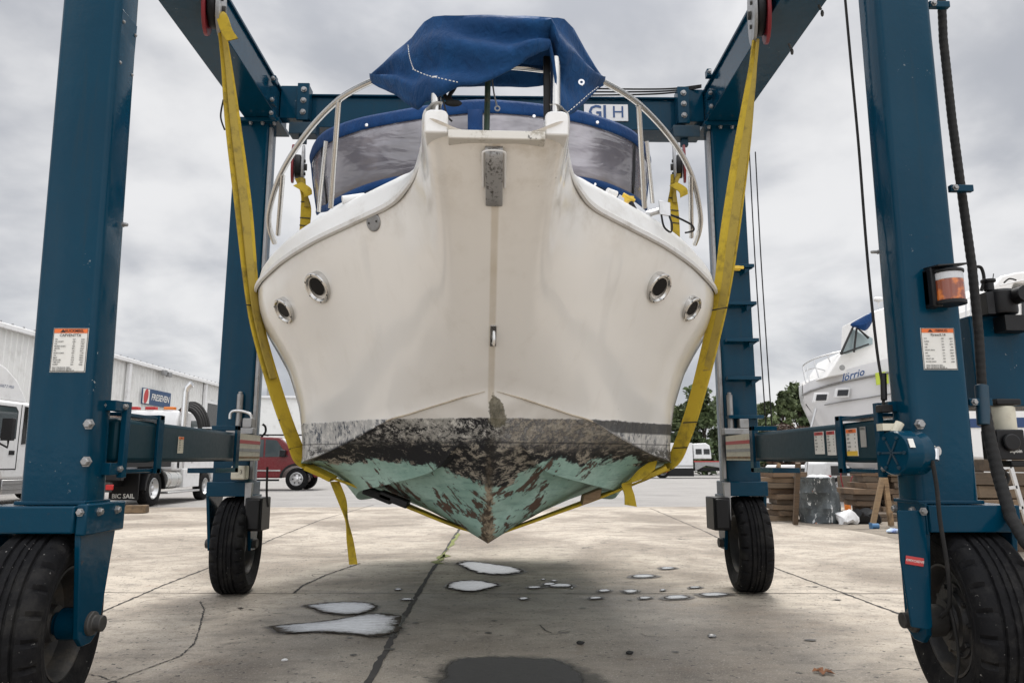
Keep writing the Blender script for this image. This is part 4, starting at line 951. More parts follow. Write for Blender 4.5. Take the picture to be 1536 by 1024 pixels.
for i, (px, ty, hy, by, d) in enumerate(fine):
    u = i/(len(fine)-1); mid = sin(pi*min(1,max(0,u)))
    T = ab(px, ty, d+.06); H = ab(px, hy, d); Bk = ab(px, by, d+.20+.45*mid)
    row = []
    for k in range(15):                              # front drape, hem to crown
        s = k/14; p = H.lerp(T, s); bulge = .05*sin(pi*s)*mid
        fold = .035*sin(9*s*1.2+px*.035)*sin(pi*s)+.028*mn.noise(V((px*.018, s*3.2, 1.7)))*(.3+sin(pi*s))+.045*mn.noise(V((px*.009+s*1.4, s*1.1, 5.1)))*sin(pi*s)
        zj = .006*mn.noise(V((px*.08,0,3)))*(1-s)
        row.append(p+V((0,-bulge+fold*1.7,zj)))
    Tb = T.lerp(Bk, .6); Tb.z = T.z-.03*mid-.0
    for k in range(1,5): q = T.lerp(Tb, k/4); q.z += .03*mid*sin(pi*k/4)+.012*mn.noise(V((px*.03,k*.7,9))); row.append(q)
    for k in range(1,9):
        s = k/8; q = Tb.lerp(Bk, s); q.y = Tb.y+(Bk.y-Tb.y)*s**.5+.02*mn.noise(V((px*.03,s*3,2))); row.append(q)
    rows.append(row)
mb.grid(rows)
cv = B('canvas_cover', mb, M['canvas'], ang=75, solid=.012)
# stitched seams
def seam(name, cpts, off=.012):
    mb = MB(); P_ = cr([ab(*q) for q in cpts], 10)
    for i in range(0, len(P_)-1, 2): mb.tube([P_[i], P_[i+1]], .003, 5)
    mb.v = [bw(q) for q in mb.v]; mb.build(name, M['paper'], cv, local=True)
seam('stitching', [(612,68,4.56),(614,84,4.52),(618,98,4.50),(621,104,4.48)]); seam('stitching', [(619,104,4.47),(640,113,4.40),(662,118,4.33),(688,124,4.30)])
seam('stitching', [(850,170,4.44),(868,155,4.55),(885,140,4.68),(898,130,4.8)])
g_ = ab(872,124,4.56); mb = MB().lathe([(.010,-.006),(.022,-.006),(.022,.006),(.010,.006)], g_, (0,1,0), 16, True); mb.v = [bw(q) for q in mb.v]; mb.build('eyelet', M['chrome'], cv, local=True)
# dark rope tangle under the cover
B('rope', MB().tube(cr([ab(662,134,4.5), ab(672,150,4.44), ab(683,156,4.42), ab(674,146,4.45), ab(682,132,4.5), ab(684,124,4.5)], 6), .014, 7).tube(cr([ab(664,148,4.42), ab(668,164,4.4), ab(672,176,4.4), ab(678,182,4.4)], 6), .006, 6).ball(ab(680,155,4.43), .045, 1.3, .5, .5), M['matblack'], ang=80)
# ---- cabin trunk and canvas enclosure
B('cabin_trunk', MB().prism([(-1.5,8.3,3.35),(-1.35,7.7,3.35),(-.6,7.35,3.35),(.6,7.35,3.35),(1.35,7.7,3.35),(1.5,8.3,3.35),(1.75,12.4,3.35),(-1.75,12.4,3.35)], (0,0,.95)), capm, .08)
B('cabin_side', MB().prism([(-1.98,8.4,3.3),(-1.7,8.05,3.3),(1.7,8.05,3.3),(1.98,8.4,3.3),(2.0,12.9,3.3),(-2.0,12.9,3.3)], (0,0,1.15)), capm, .06)
topc = [(467,300,8.9,236),(472,290,8.6,222),(482,275,8.35,208),(500,266,8.15,196),(540,258,7.95,182),(590,260,7.8,172),(650,262,7.68,162),(713,262,7.6,155),(780,262,7.66,158),(850,262,7.78,167),(900,258,7.92,180),(940,264,8.15,196),(960,280,8.4,212),(970,296,8.7,228),(974,306,8.95,240)]
botpx = {0:322,1:318,2:316,3:310,4:290,5:275,6:270,7:268,8:268,9:272,10:280,11:296,12:304,13:312,14:316}
tp = cr([ab(a,e,d) for a,_,d,e in topc], 6); bp = cr([ab(t[0]+(10 if i < 7 else -6)*(1 if i in (0,1,2,12,13,14) else 0), botpx[i], t[2]-.18) for i, t in enumerate(topc)], 6)
vin, gv, bv = mat('smoked_vinyl', (.045,.043,.048), .16); o = gv.obj(); x, y, z = gv.xyz(o)
gv.put(bv.inputs['Base Color'], gv.mix(gv.step(gv.noise(gv.mapv(o,(1,1,.6)), 1.1, 4, .5), .4, .65), (.14,.13,.145), (.32,.30,.33)))
gv.put(bv.inputs['Normal'], gv.bump(gv.noise(gv.mapv(o,(1.2,1.2,3),(0,R(20),0)), 1.3, 3, .5, .5), .35, .12)); bv.inputs['Coat Weight'].default_value = .5
bv.inputs['Alpha'].default_value = .86; bv.inputs['Specular IOR Level'].default_value = .7
def band(name, s0, s1, out, m, i0=0, i1=None, par=None):
    rows = []
    for i in range(i0, (i1 or len(tp))):
        n = V((tp[i].x*.4, -1, .3)).normalized(); rows.append([tp[i].lerp(bp[i], s0+(s1-s0)*k/4)+n*(out+.012*sin(pi*k/4)) for k in range(5)])
    mb = MB().grid(rows)
    return B(name, mb, m, solid=.01, ang=80)
scr = band('vinyl_screen', .0, 1.0, 0, vin)
band('canvas_trim', -.03, .15, .018, M['canvastrim']); band('canvas_trim', .93, 1.02, .016, M['canvastrim'])
n6 = len(tp)
for i0 in (6*7-1,):
    band('canvas_strap', .0, 1.0, .022, M['canvastrim'], i0, i0+3)
for i0 in (1, n6-5):
    band('canvas_edge', .0, 1.0, .020, M['canvastrim'], i0, i0+2)
for i0 in (12, n6-17): band('screen_zip', .1, .95, .014, M['black'], i0, i0+2)
mb = MB()                      # canopy roof over the cockpit, seen from below through the screen
roof = []
for i in range(0, n6, 2):
    a = tp[i]; roof.append([V((a.x*(1-.12*k/5), a.y+(12.4-a.y)*k/5, a.z+.12*sin(pi*k/5)-.02)) for k in range(6)])
B('canopy_roof', mb.grid(roof), M['canvastrim'], solid=.02, ang=80)
for a, e, d in ((550,188,7.85),(406+143-62,226,8.2),(801,175,7.6),(896,184,7.85),(583,276,7.7),(892,277,7.75)):
    p = ab(a,e,d-.06); B('snap_button', MB().lathe([(0,0),(.022,0),(.018,.012),(0,.014)], p, (0,-1,0), 12), M['chrome'])
# silhouettes behind the screen: seats and wheel
B('helm_seat', MB().box(1.0,1.5,9.0,9.5,4.45,5.25), M['glassdark'], .05)
# deck hardware
c = ab(530,297,6.0); B('deck_vent', MB().tube([c+V((-.09,0,-.03)), c+V((.09,.05,.02))], .045, 14), capm, 0)
c = ab(917,287,6.1); B('deck_vent', MB().tube([c+V((-.04,0,.0)), c+V((.05,.03,-.02))], .032, 12), capm, 0)
B('rail_bracket', MB().tube([ab(970,322,6.2), ab(990,316,6.2)], .028, 10).obox(ab(997,313,6.15), V((.05,0,-.01)), (0,.01,0), V((.0,0,.065))).tube([ab(968,320,6.18), ab(972,328,6.18)], .035, 10), M['alu'], .004)
B('rail_wire', MB().tube(cr([ab(1000,320,6.15), ab(1020,328,6.2), ab(1038,338,6.3), ab(1040,346,6.35), ab(1028,349,6.3)], 6), .009, 6).tube(cr([ab(992,322,6.1), ab(996,340,6.1), ab(1006,348,6.1), ab(1008,338,6.1), ab(1004,324,6.12)], 6), .009, 6), M['black'], ang=80)
B('rail_clamp', MB().tube([ab(934,292,6.1), ab(952,302,6.1)], .022, 8).box(ab(944,298,6.1).x-.04, ab(944,298,6.1).x+.04, 6.05, 6.1, ab(944,298,6.1).z-.03, ab(944,298,6.1).z+.02), M['lyellow'], .004)
B('rail_clamp', MB().tube([ab(946,304,6.08), ab(955,320,6.05)], .022, 8), M['black'], 0)
# ------------------------------------------------------------------ slings
def sling(label, pts, ws, tail, name='lifting_sling', grp=None, n=8, knot=None):
    t = thing(name, label, 'sling', V(pts[0]))
    P_ = cr(pts, n); W_ = cr(ws, n); mb = MB(); ribbon(mb, P_, W_, .022); mb.build('strap', M['web'], t, ang=60)
    # second ply
    mb = MB(); ribbon(mb, [p+V((.022,-.035,0)) for p in P_[:int(len(P_)*.45)]], [w_*.48 for w_ in W_[:int(len(P_)*.45)]], .018); mb.build('strap_ply', M['web2'], t, ang=60)
    for f in (.34,.50,.56,.64):
        i = int(len(P_)*f); st_ = MB().obox(P_[i]+V((0,-.02,0)), W_[i]*.5, V((0,.004,0)), V((0,0,.006)))
        st_.build('strap_stitching', M['ink'], t)
    for tl, tw in tail:
        mb = MB(); ribbon(mb, cr(tl, 8), cr(tw, 8), .012); mb.build('strap_tail', M['web'], t, ang=60)
    if knot: 
        mb = MB(); ribbon(mb, cr(knot, 5), [V((.03,.16,.02))]*(5*(len(knot)-1)+1), .04); mb.build('strap_fold', M['web'], t, ang=60)
    return t
WU = V((.135,.08,0)); WL = V((.07,.17,.03)); WB = V((.02,.20,.05))
sling('long yellow web sling under the bow, running up to the front left pulley',
      [at(329,22,6.95), at(339,90,6.98), at(350,190,7.0), at(365,310,7.05), at(377,430,7.12), at(389,500,7.18), at(415,590,7.22), at(440,660,7.28), at(457,694,7.32), at(492,714,7.4), at(560,737,7.46), at(630,766,7.5), at(690,790,7.52), at(740,802,7.55)],
      [V((.04,.06,0)), V((.09,.05,0)), WU, V((.14,.10,0)), V((.10,.12,0)), WL, WL, WL, V((.10,.17,.02)), V((.06,.2,-.04)), V((.03,.22,0)), V((.02,.22,0)), V((.0,.22,0)), V((.0,.22,0))],
      [([at(327,20,6.9), at(333,26,6.82), at(340,46,6.8), at(349,60,6.8)], [V((.11,.0,0.03))]*4),
       ([at(502,722,7.35), at(513,750,7.35), at(520,780,7.35), at(525,810,7.36), at(530,846,7.36)], [V((.07,.08,0)), V((.07,.06,0)), V((.0,.09,0)), V((.05,.05,0)), V((.075,.03,0))])],
      knot=[at(462,700,7.25), at(480,708,7.25), at(500,718,7.28)])
sling('long yellow web sling under the bow, running up to the front right pulley',
      [at(1132,62,6.95), at(1125,130,6.97), at(1113,220,7.0), at(1096,340,7.05), at(1083,435,7.12), at(1067,510,7.18), at(1044,600,7.22), at(1024,660,7.27), at(1006,697,7.32), at(975,716,7.4), at(900,744,7.46), at(840,766,7.5), at(785,786,7.52), at(740,802,7.56)],
      [V((.05,.05,0)), V((.08,-.06,0)), V((.14,-.10,0)), V((.16,-.12,0)), V((.13,-.14,0)), V((.12,-.15,.0)), V((.10,-.16,0)), V((.10,-.16,0)), V((.10,-.17,.02)), V((.04,-.2,.04)), V((.03,-.2,0)), V((.02,-.2,0)), V((.0,-.2,0)), V((.0,-.2,0))],
      [([at(985,694,7.2), at(968,706,7.2), at(950,716,7.2), at(940,726,7.22), at(944,742,7.24), at(946,758,7.25)], [V((.05,.05,.12)), V((.05,.05,.14)), V((.07,.05,.1)), V((.1,.03,.0)), V((.1,.02,0)), V((.12,.02,-.02))])],
      knot=[at(1000,700,7.25), at(985,707,7.25), at(962,716,7.28)])
for sg, lab, q in ((-1,'yellow web sling hanging from the rear left pulley behind the bow rail', [(450,268),(456,290),(459,312),(457,345),(455,380)]), (1,'yellow web sling hanging from the rear right pulley behind the bow rail', [(1014,262),(1009,285),(1009,305),(1012,330),(1012,370)])):
    sling(lab, [at(a,b_,9.1) for a, b_ in q]+[at(q[-1][0]+sg*-10,470,9.3)], [V((.14,.0,.0)), V((.07,.05,0)), V((.13,.02,0)), V((.12,.04,0)), V((.12,.04,0)), V((.1,.05,0))], [([at(q[0][0]-4,276,9.0), at(q[0][0]+10,285,8.95), at(q[0][0]+12,294,8.95)], [V((.1,.0,.05))]*3)], n=6)
# packing between sling and hull
for (px, py), lab, m in (((592,748),'black rubber pad between the sling and the green hull, left of the keel',M['black']),((568,742),'dark pad wedged on the sling under the left chine',M['matblack']),((886,744),'brown wooden block wedged on the sling under the green hull, right of the keel',M['palewood'])):
    c = at(px, py, 7.42); mb = MB().obox(c, V((.14 if px < 700 else .09,0,-.055 if px < 700 else .035)), V((0,.12,0)), V((.01,0,.035 if px < 700 else .05))); t = mb.build('sling_pad', m, None, bevel=.012); tag(t, lab, 'sling pad')
# ------------------------------------------------------------------ warehouse on the left
def T(root): 
    return lambda name, mb, m, bevel=.02, parent=None, **k: mb.build(name, m, parent or root, bevel=bevel, **k)
WX = -25.0
def wall_pt(px, py, x=WX):
    v = _M @ V((px-768, 512-py, -F)); return CAM + v*((x-CAM.x)/v.x)
wh = thing('warehouse', 'long pale warehouse with ribbed metal walls behind the parked trucks on the left', 'building', (WX,45,0)); W_ = T(wh)
clad = dirty('white_cladding', (.74,.74,.72), .45, .1, .35, 1.2, (.35,.33,.30), 0)
pts = []; y = 18.0
while y < 66.0: pts += [(WX,y),(WX,y+.26),(WX+.04,y+.30),(WX+.04,y+.38),(WX,y+.42)]; y += .45
mb = MB().grid([[V((a,b,0)) for a, b in pts], [V((a,b,8.35)) for a, b in pts]]).box(WX-20,WX-.1,18,66.3,0,8.3)
W_('wall', mb, clad, 0)
W_('roof', MB().prism([(WX-.2,18,8.35),(WX+.25,18,8.35),(WX+.25,18,8.52),(WX-20,18,9.9),(WX-20,18,9.6)], (0,48.5,0)), M['white'])
W_('gutter', MB().box(WX+.2501, WX+.4, 18, 66.5, 8.22, 8.45), M['white'])
mb = MB(); y = 19.
while y < 66: mb.box(WX+.05,WX+.12,y,y+.08,8.53,8.63); y += .9
W_('roof_ribs', mb, M['galv'], 0)
for px in (57, 186, 304): p = wall_pt(px, 600); W_('downpipe', MB().box(WX+.07, WX+.3, p.y-.16, p.y+.16, 0, 8.2), M['white'])
p, q = wall_pt(308,604), wall_pt(325,652)
dr = W_('door', MB().box(WX+.08, WX+.12, p.y, q.y, 0, p.z), M['glassdark'], .01); MB().box(WX+.10, WX+.2, p.y-.2, p.y, 0, p.z+.2).box(WX+.10, WX+.2, q.y, q.y+.2, 0, p.z+.2).box(WX+.10, WX+.2, p.y, q.y, p.z, p.z+.2).build('door_frame', M['white'], dr)
p = wall_pt(240,558); W_('wall_lamp', MB().box(WX+.08,WX+.5,p.y-.1,p.y+.1,p.z,p.z+.12).box(WX+.35,WX+.6,p.y-.6,p.y-.1,p.z-.25,p.z+.1).box(WX+.35,WX+.6,p.y+.15,p.y+.7,p.z-.3,p.z+.05), M['galv'])
a, b = wall_pt(210,597), wall_pt(253,597); c = (a+b)/2; hh = .56
sg = W_('wall_sign', MB().box(WX+.09, WX+.16, a.y, b.y, c.z-hh, c.z+hh), mat('faded_sign_blue', (.035,.075,.16), .6)[0], .01)
rt, up = V((0,1,0)), V((0,0,1))
MB().box(WX+.162, WX+.168, a.y+.05, a.y+1.0, c.z-hh+.05, c.z+hh-.05).build('sign_badge_field', M['paper'], sg)
MB().prism([(WX+.17, a.y+.5+.34*cos(t_), c.z+.5*sin(t_)+.15*cos(t_)) for t_ in [2*pi*k/18 for k in range(18)]], (.005,0,0)).build('sign_badge', M['lred'], sg)
MB().text('FRESEVEN', (WX+.17, a.y+1.1+(b.y-a.y-1.2)/2, c.z), rt, up, .64, .004, bold=.02, shear=.15).build('sign_letters', M['paper'], sg)
fb = thing('far_shed', 'plain white shed far behind the red pickup', 'building', (-25,95,0)); F_ = T(fb)
a, b = at(372,597,95), at(600,597,95); F_('wall', MB().box(a.x,b.x,95,110,0,a.z), clad); F_('roof', MB().box(a.x-.3,b.x+.3,94.6,110,a.z+.002,a.z+.3), M['white'])
c = at(401,590,95); F_('roof_pipe', MB().box(c.x-.15,c.x+.15,95.2,95.5,a.z+.3,a.z+1.6), M['galv'])
# ------------------------------------------------------------------ vehicles
def vwheel(root, c, r, w_, axis, dual=False):
    ww = bpy.data.objects.new('wheel', None); C.objects.link(ww); ww.parent = root; ww.location = V(c)-worg(root)
    ax = V(axis).normalized()
    h = w_/2
    MB().lathe([(r*.58,h*.7),(r*.62,h),(r*.85,h*1.02),(r*.96,h*.85),(r,h*.5),(r,-h*.5),(r*.96,-h*.85),(r*.85,-h),(r*.6,-h)], (0,0,0), ax, 32).build('tyre', M['rubber'], ww, local=True)
    rm_ = M['alu']
    prof = [(r*.60,h*.9),(r*.56,h*.95),(r*.52,h*.5),(r*.40,h*.1),(r*.2,h*.2),(r*.18,h*.7),(r*.1,h*.9),(0,h*.9)]
    mb = MB().lathe(prof, (0,0,0), ax, 28)
    u = V((0,0,1)); v_ = ax.cross(u)
    mb.build('rim', rm_, ww, local=True)
    mb = MB()
    for k in range(6):
        a = k*pi/3; mb.lathe([(0,0),(r*.07,0),(0,r*.02)], ax*(h*.32)+(u*sin(a)+v_*cos(a))*r*.36, ax, 8)
    mb.build('rim_holes', M['ink'], ww, local=True)
# service truck heading away
tr_ = thing('service_truck', 'white tow truck with chrome exhaust stack, parked behind the left steel beam', 'truck', (-14.3,29,0)); K = T(tr_)
X1 = -12.85; X0 = -16.0
vwheel(tr_, (X1-.25,28.0,.66), .66, .42, (1,0,0)); vwheel(tr_, (X1-.25,32.9,.60), .60, .36, (1,0,0)); vwheel(tr_, (X0+.25,28.0,.66), .66, .42, (-1,0,0)); vwheel(tr_, (X0+.25,32.9,.60), .60, .36, (-1,0,0))
K('chassis', MB().box(X0+.7,X1-.7,25.6,35,.75,1.15), M['black'])
K('rear_deck', MB().box(X0,X1-.05,25.5,29.3,1.45,1.7).box(X0,X1-.05,25.5,25.7,1.0,1.449), M['black'])
K('rear_bumper', MB().box(X0,X1-.3,25.3,25.48,.62,.95), M['darksteel'])
for xx in (X1-.42, X0+.15): K('tail_light', MB().box(xx,xx+.26,25.25,25.299,.70,.88), M['lampred'])
fl_ = K('mud_flap', MB().box(X1-1.15,X1-.1,26.9,26.96,.28,1.3), M['black']); MB().text('BIC SAIL', (X1-.62,26.89,.42), (1,0,0), (0,0,1), .22, .004, bold=.02).build('flap_lettering', M['paper'], fl_)
K('fender', MB().prism([(X1-.62,28+.86*cos(t_),.62+.86*sin(t_)) for t_ in [pi*k/10 for k in range(11)]]+[(X1-.62,28+.76*cos(t_),.62+.76*sin(t_)) for t_ in [pi*k/10 for k in range(10,-1,-1)]], (.64,0,0)), M['black'])
K('fuel_tank', MB().tube([(X1-.36,29.0,.95),(X1-.36,30.3,.95)], .36, 22), dirty('tank_aluminium', (.6,.6,.58), .3, .7, .6, 3, (.25,.12,.06), 0), 0)
K('tank_strap', MB().tube([(X1-.36,29.3,.95),(X1-.36,29.36,.95)], .375, 22).tube([(X1-.36,29.95,.95),(X1-.36,30.01,.95)], .375, 22), M['chrome'], 0)
K('toolbox', MB().box(X1-.6,X1,30.4,32.0,.62,1.36), M['white'])
K('step', MB().box(X1-.3,X1+.05,29.0,32.0,.42,.50), M['alu'])
cabp = [(29.6,1.3),(29.6,3.2),(29.85,3.7),(32.0,3.75),(32.75,2.95),(34.6,2.5),(35.2,1.9),(35.2,.9),(33.7,.9),(33.5,1.3)]
K('cab', MB().prism([(X0+.2,a,b) for a, b in cabp], (X1-X0-.3,0,0)), M['white'], .08)
xs = X1-.095
for q in ([(29.9,2.6),(29.9,3.3),(30.5,3.35),(30.5,2.6)], [(31.0,2.6),(31.0,3.35),(31.9,3.4),(32.4,2.9),(32.4,2.6)]):
    K('side_window', MB().prism([(xs,a,b) for a, b in q], (.015,0,0)), M['carglass'], 0)
K('rear_window', MB().box(X0+.6,X1-.7,29.57,29.595,2.5,3.3), M['glassdark'], 0)
K('door_handle', MB().box(xs,xs+.04,30.7,30.95,1.95,2.02), M['black'], 0)
for xx in (X0+.9, X0+1.6, X1-.8): K('roof_light', MB().box(xx,xx+.4,29.9,30.2,3.74,3.86), M['lampred'] if xx < X1-1 else M['lamporange'])
c = at(275,640,28.9); K('exhaust_stack', MB().tube([(c.x,28.9,1.4),(c.x,28.9,4.35),(c.x+.06,28.9,4.55),(c.x+.2,28.9,4.68),(c.x+.22,28.9,4.69)], .13, 16), M['chrome'], 0)
c = at(285,625,30.0); hs_ = MB()
for k in range(4): hs_.tube([V((c.x-.1+.62*cos(a)*(.9+.06*k), 30.0+k*.16, c.z-.35+.8*sin(a*1.15-.3)*(.85+.1*k))) for a in [pi*(-.15+1.25*j/16) for j in range(17)]], .11, 8)
K('hose_coil', hs_, M['matblack'], 0)
c = at(318,640,30); K('headache_rack', MB().tube([(c.x-.7,30,1.6),(c.x-.7,30,3.0),(c.x+.5,30,3.0),(c.x+.5,30,1.6)], .05, 8).tube([(c.x-.7,30,2.5),(c.x+.5,30,2.5)], .04, 8), M['alu'], 0)
K('work_lights', MB().box(c.x+.3,c.x+.62,29.9,30.1,2.55,2.9), M['black'])
# semi tractor at the left edge, heading away
XS = -18.3
sm = thing('semi_truck', 'white sleeper semi truck with tall roof fairing at the left edge of the yard', 'truck', (XS-1.6,29,0)); K = T(sm)
vwheel(sm, (XS-.28,25.8,.66), .66, .4, (1,0,0)); vwheel(sm, (XS-3.0,25.8,.66), .66, .4, (-1,0,0)); vwheel(sm, (XS-.28,33,.66), .66, .4, (1,0,0)); vwheel(sm, (XS-3.0,33,.66), .66, .4, (-1,0,0))
prof = [(23.0,.95),(23.0,3.9),(29.3,3.9),(30.0,2.9),(31.0,2.6),(34,2.4),(34.4,1.0),(26.7,1.0),(26.58,1.3),(26.2,1.5),(25.8,1.58),(25.4,1.5),(25.05,1.3),(24.9,.95)]
K('cab', MB().prism([(XS-3.2,a,b) for a, b in prof], (3.2,0,0)), M['white'], .10)
K('roof_fairing', MB().prism([(XS-3.1,a,b) for a, b in [(23.0,3.905),(23.0,5.2),(26.1,5.22),(26.5,5.1),(27.2,4.7),(27.85,4.0),(27.85,3.905)]], (3.0,0,0)), M['white'], .1)
MB().text('N 5057 2 V950', (XS-.095,26.55,4.42), (0,1,0), (0,0,1), .15, .006, shear=.2).build('truck_number', M['signblue'], sm)
xs = XS
K('side_window', MB().prism([(xs,a,b) for a, b in [(25.9,2.55),(25.9,3.5),(26.1,3.65),(27.1,3.65),(27.25,3.5),(27.25,2.55)]], (.02,0,0)), M['carglass'], 0)
K('window_frame', MB().prism([(xs+.0,a,b) for a, b in [(25.85,2.5),(25.85,3.53),(26.07,3.7),(27.13,3.7),(27.3,3.53),(27.3,2.5)]], (.012,0,0)), M['black'], 0)
K('door', MB().prism([(xs+.001,a,b) for a, b in [(26.5,1.35),(27.5,1.35),(27.5,3.8),(27.46,3.8),(27.46,1.39),(26.5,1.39)]], (.006,0,0)), M['black'], 0)
K('windscreen', MB().prism([(xs-.0,a,b) for a, b in [(27.65,2.3),(27.65,3.75),(28.4,3.7),(29.2,2.9),(29.2,2.5)]], (.02,0,0)), M['glassdark'], 0)
K('door_handle', MB().box(xs,xs+.03,27.0,27.3,1.9,2.06), M['black'], .01)
c = at(20,632,27); K('wing_mirror', MB().box(xs+.3,xs+.68,26.0,26.2,2.4,3.2).tube([(xs,26.15,2.4),(xs+.5,26.15,2.15),(xs+.5,26.15,2.4)], .04, 6), M['black'], .08)
K('skirt', MB().box(xs-.5,xs+.02,26.8,31.5,.45,.98), M['alu']); K('skirt_ribs', MB().box(xs+.021,xs+.04,26.8,31.5,.6,.63).box(xs+.021,xs+.04,26.8,31.5,.8,.83), M['galv'], 0)
K('chassis', MB().box(XS-2.6,XS-.6,22,34,.6,.949), M['black'])
sm.location.y += .8
# red pickup, side on
pk = thing('pickup_truck', 'dark red pickup truck between the left far wheel and the boat', 'pickup', (-14,45,0)); K = T(pk)
yb = 44.0; c = at(445,716,yb); wx = c.x; r_ = .66
vwheel(pk, (wx,yb+.1,r_), r_, .4, (0,-1,0)); vwheel(pk, (wx-5.0,yb+.1,r_), r_, .4, (0,-1,0)); vwheel(pk, (wx,yb+2.3,r_), r_, .4, (0,1,0)); vwheel(pk, (wx-5.0,yb+2.3,r_), r_, .4, (0,1,0))
def zt(py): return at(445,py,yb).z
ol = [(-6.4,.75),(-6.4,1.75),(-3.4,1.85),(-3.2,1.95),(-2.9,zt(662)),(-2.5,zt(655)),(-1.1,zt(656)),(-.15,zt(676)),(1.1,zt(680)),(1.35,zt(690)),(1.4,.8),(1.05,.75),(.85,1.0),(.6,1.25),(.3,1.4),(0,1.44),(-.3,1.4),(-.6,1.25),(-.85,1.0),(-.95,.72),(-4.1,.72),(-4.25,1.2),(-4.6,1.4),(-5,1.44),(-5.4,1.4),(-5.75,1.2),(-5.9,.75)]
K('body', MB().prism([(wx+a,yb-.1,b) for a, b in ol], (0,2.6,0)), M['darkred'], .06)
K('side_window', MB().prism([(wx+a,yb-.125,b) for a, b in [(-2.7,1.95),(-2.6,zt(660)),(-2.0,zt(659)),(-2.0,1.95)]], (0,.02,0)).prism([(wx+a,yb-.125,b) for a, b in [(-1.9,1.95),(-1.9,zt(659)),(-1.25,zt(660)),(-.55,1.98)]], (0,.02,0)), M['carglass'], 0)
K('windscreen', MB().prism([(wx-1.0,yb,zt(658)),(wx-.2,yb,zt(674)),(wx-.2,yb+2.4,zt(674)),(wx-1.0,yb+2.4,zt(658))], (.03,0,.04)), M['white'], 0)
K('side_moulding', MB().box(wx-4,wx-.95,yb-.13,yb-.101,1.12,1.2), M['chrome'], 0)
K('wing_mirror', MB().box(wx-.95,wx-.62,yb-.5,yb-.15,1.95,2.35), M['black'], .04)
K('fender_flare', MB().prism([(wx+.98*cos(t_),yb-.16,r_+.06+.86*sin(t_)) for t_ in [pi*k/12 for k in range(13)]]+[(wx+.84*cos(t_),yb-.16,r_+.06+.74*sin(t_)) for t_ in [pi*k/12 for k in range(12,-1,-1)]], (0,.1,0)), M['black'], .01)
K('roof_rack', MB().tube([(wx-3.0,yb,zt(652)),(wx+.3,yb+.2,zt(652))], .05, 6).tube([(wx-3.0,yb+2.2,zt(650)),(wx+.3,yb+2.2,zt(650))], .05, 6).tube([(wx-2.5,yb,zt(656)),(wx-2.5,yb,zt(651)),(wx-2.5,yb+2.2,zt(651))], .04, 6), M['black'], 0)
K('running_board', MB().box(wx-4.0,wx-1.0,yb-.25,yb-.05,.55,.66), M['black'])
# flatbed lorry with box, far right of the boat
bt = thing('box_truck', 'white box truck with grey chassis, parked far off right of the boat', 'truck', (21,80,0)); K = T(bt)
Y = 78.0; L = lambda px, py: at(px, py, Y)
a, b = L(925,662), L(1040,702); K('cargo_box', MB().box(a.x,b.x,Y,Y+3.2,L(1000,702).z,L(1000,664).z), M['white'])
K('rivets', MB().box(a.x,b.x,Y-.03,Y-.005,L(1000,699).z,L(1000,697.5).z), M['galv'], 0)
a, b = L(1040.5,664), L(1068,714); K('cab', MB().prism([(L(1041,690).x,Y,L(1050,688).z),(L(1041,690).x,Y,L(1050,665).z),(L(1060,690).x,Y,L(1050,664).z),(L(1066,690).x,Y,L(1050,668).z),(L(1068,690).x,Y,L(1050,688).z)], (0,3.1,0)), M['white'], .1)
K('side_window', MB().box(L(1044,690).x,L(1053,690).x,Y-.04,Y-.01,L(1050,681).z,L(1050,673).z).box(L(1056,690).x,L(1065,690).x,Y-.04,Y-.01,L(1050,681).z,L(1050,673).z), M['glassdark'], 0)
K('chassis', MB().box(L(925,690).x,L(1098,690).x,Y+.3,Y+2.8,L(1050,706).z,L(1050,701).z), M['black'])
K('fender', MB().prism([(L(1042,690).x,Y-.1,L(1050,706).z),(L(1042,690).x,Y-.1,L(1050,692).z),(L(1096,690).x,Y-.1,L(1050,692).z),(L(1098,690).x,Y-.1,L(1050,706).z),(L(1073,690).x,Y-.1,L(1050,700).z),(L(1058,690).x,Y-.1,L(1050,698).z)], (0,.5,0)), M['galv'])
K('warning_stripe', MB().box(L(1040,690).x,L(1096,690).x,Y-.16,Y-.11,L(1050,692.5).z,L(1050,691).z), M['lred'], 0)
for px in (1063, 1083, 970): vwheel(bt, (L(px,0).x,Y+.1,.78), .78, .5, (0,-1,0))
K('tail_light', MB().box(L(993,690).x,L(1000,690).x,Y-.3,Y-.05,L(1050,708).z,L(1050,703).z), M['lampred'])
K('side_tarpaulin', MB().box(L(1000,690).x,L(1040,690).x,Y-.08,Y+2,L(1050,714).z,L(1050,703).z), M['black'])
# small cars / vans behind the clutter on the right
def van(px0, px1, ytop, d, lab, m, cat='van', body='van'):
    t = thing('parked_'+body, lab, cat, at((px0+px1)/2, 700, d).xy.to_3d()); K = T(t); a, b = at(px0,ytop,d), at(px1,ytop,d); zt_ = a.z; w_ = b.x-a.x
    K('body', MB().prism([(a.x,d,.5),(a.x,d,zt_*.95),(a.x+w_*.05,d,zt_),(b.x-w_*.25,d,zt_),(b.x-w_*.08,d,zt_*.6),(b.x,d,zt_*.5),(b.x,d,.5)], (0,2.4,0)), m, .08)
    K('side_window', MB().box(a.x+w_*.1,a.x+w_*.35,d-.03,d-.005,zt_*.6,zt_*.88).box(a.x+w_*.4,a.x+w_*.68,d-.03,d-.005,zt_*.6,zt_*.88), M['glassdark'], 0)
    K('tail_light', MB().box(a.x+.05,a.x+.3,d-.05,d-.01,zt_*.4,zt_*.6), M['lampred'])
    for f in (.2,.8): vwheel(t, (a.x+w_*f,d+.05,.45), .45, .3, (0,-1,0))
van(1170,1240,697,42,'white van behind the oil drum, under the right steel beam',M['white'])
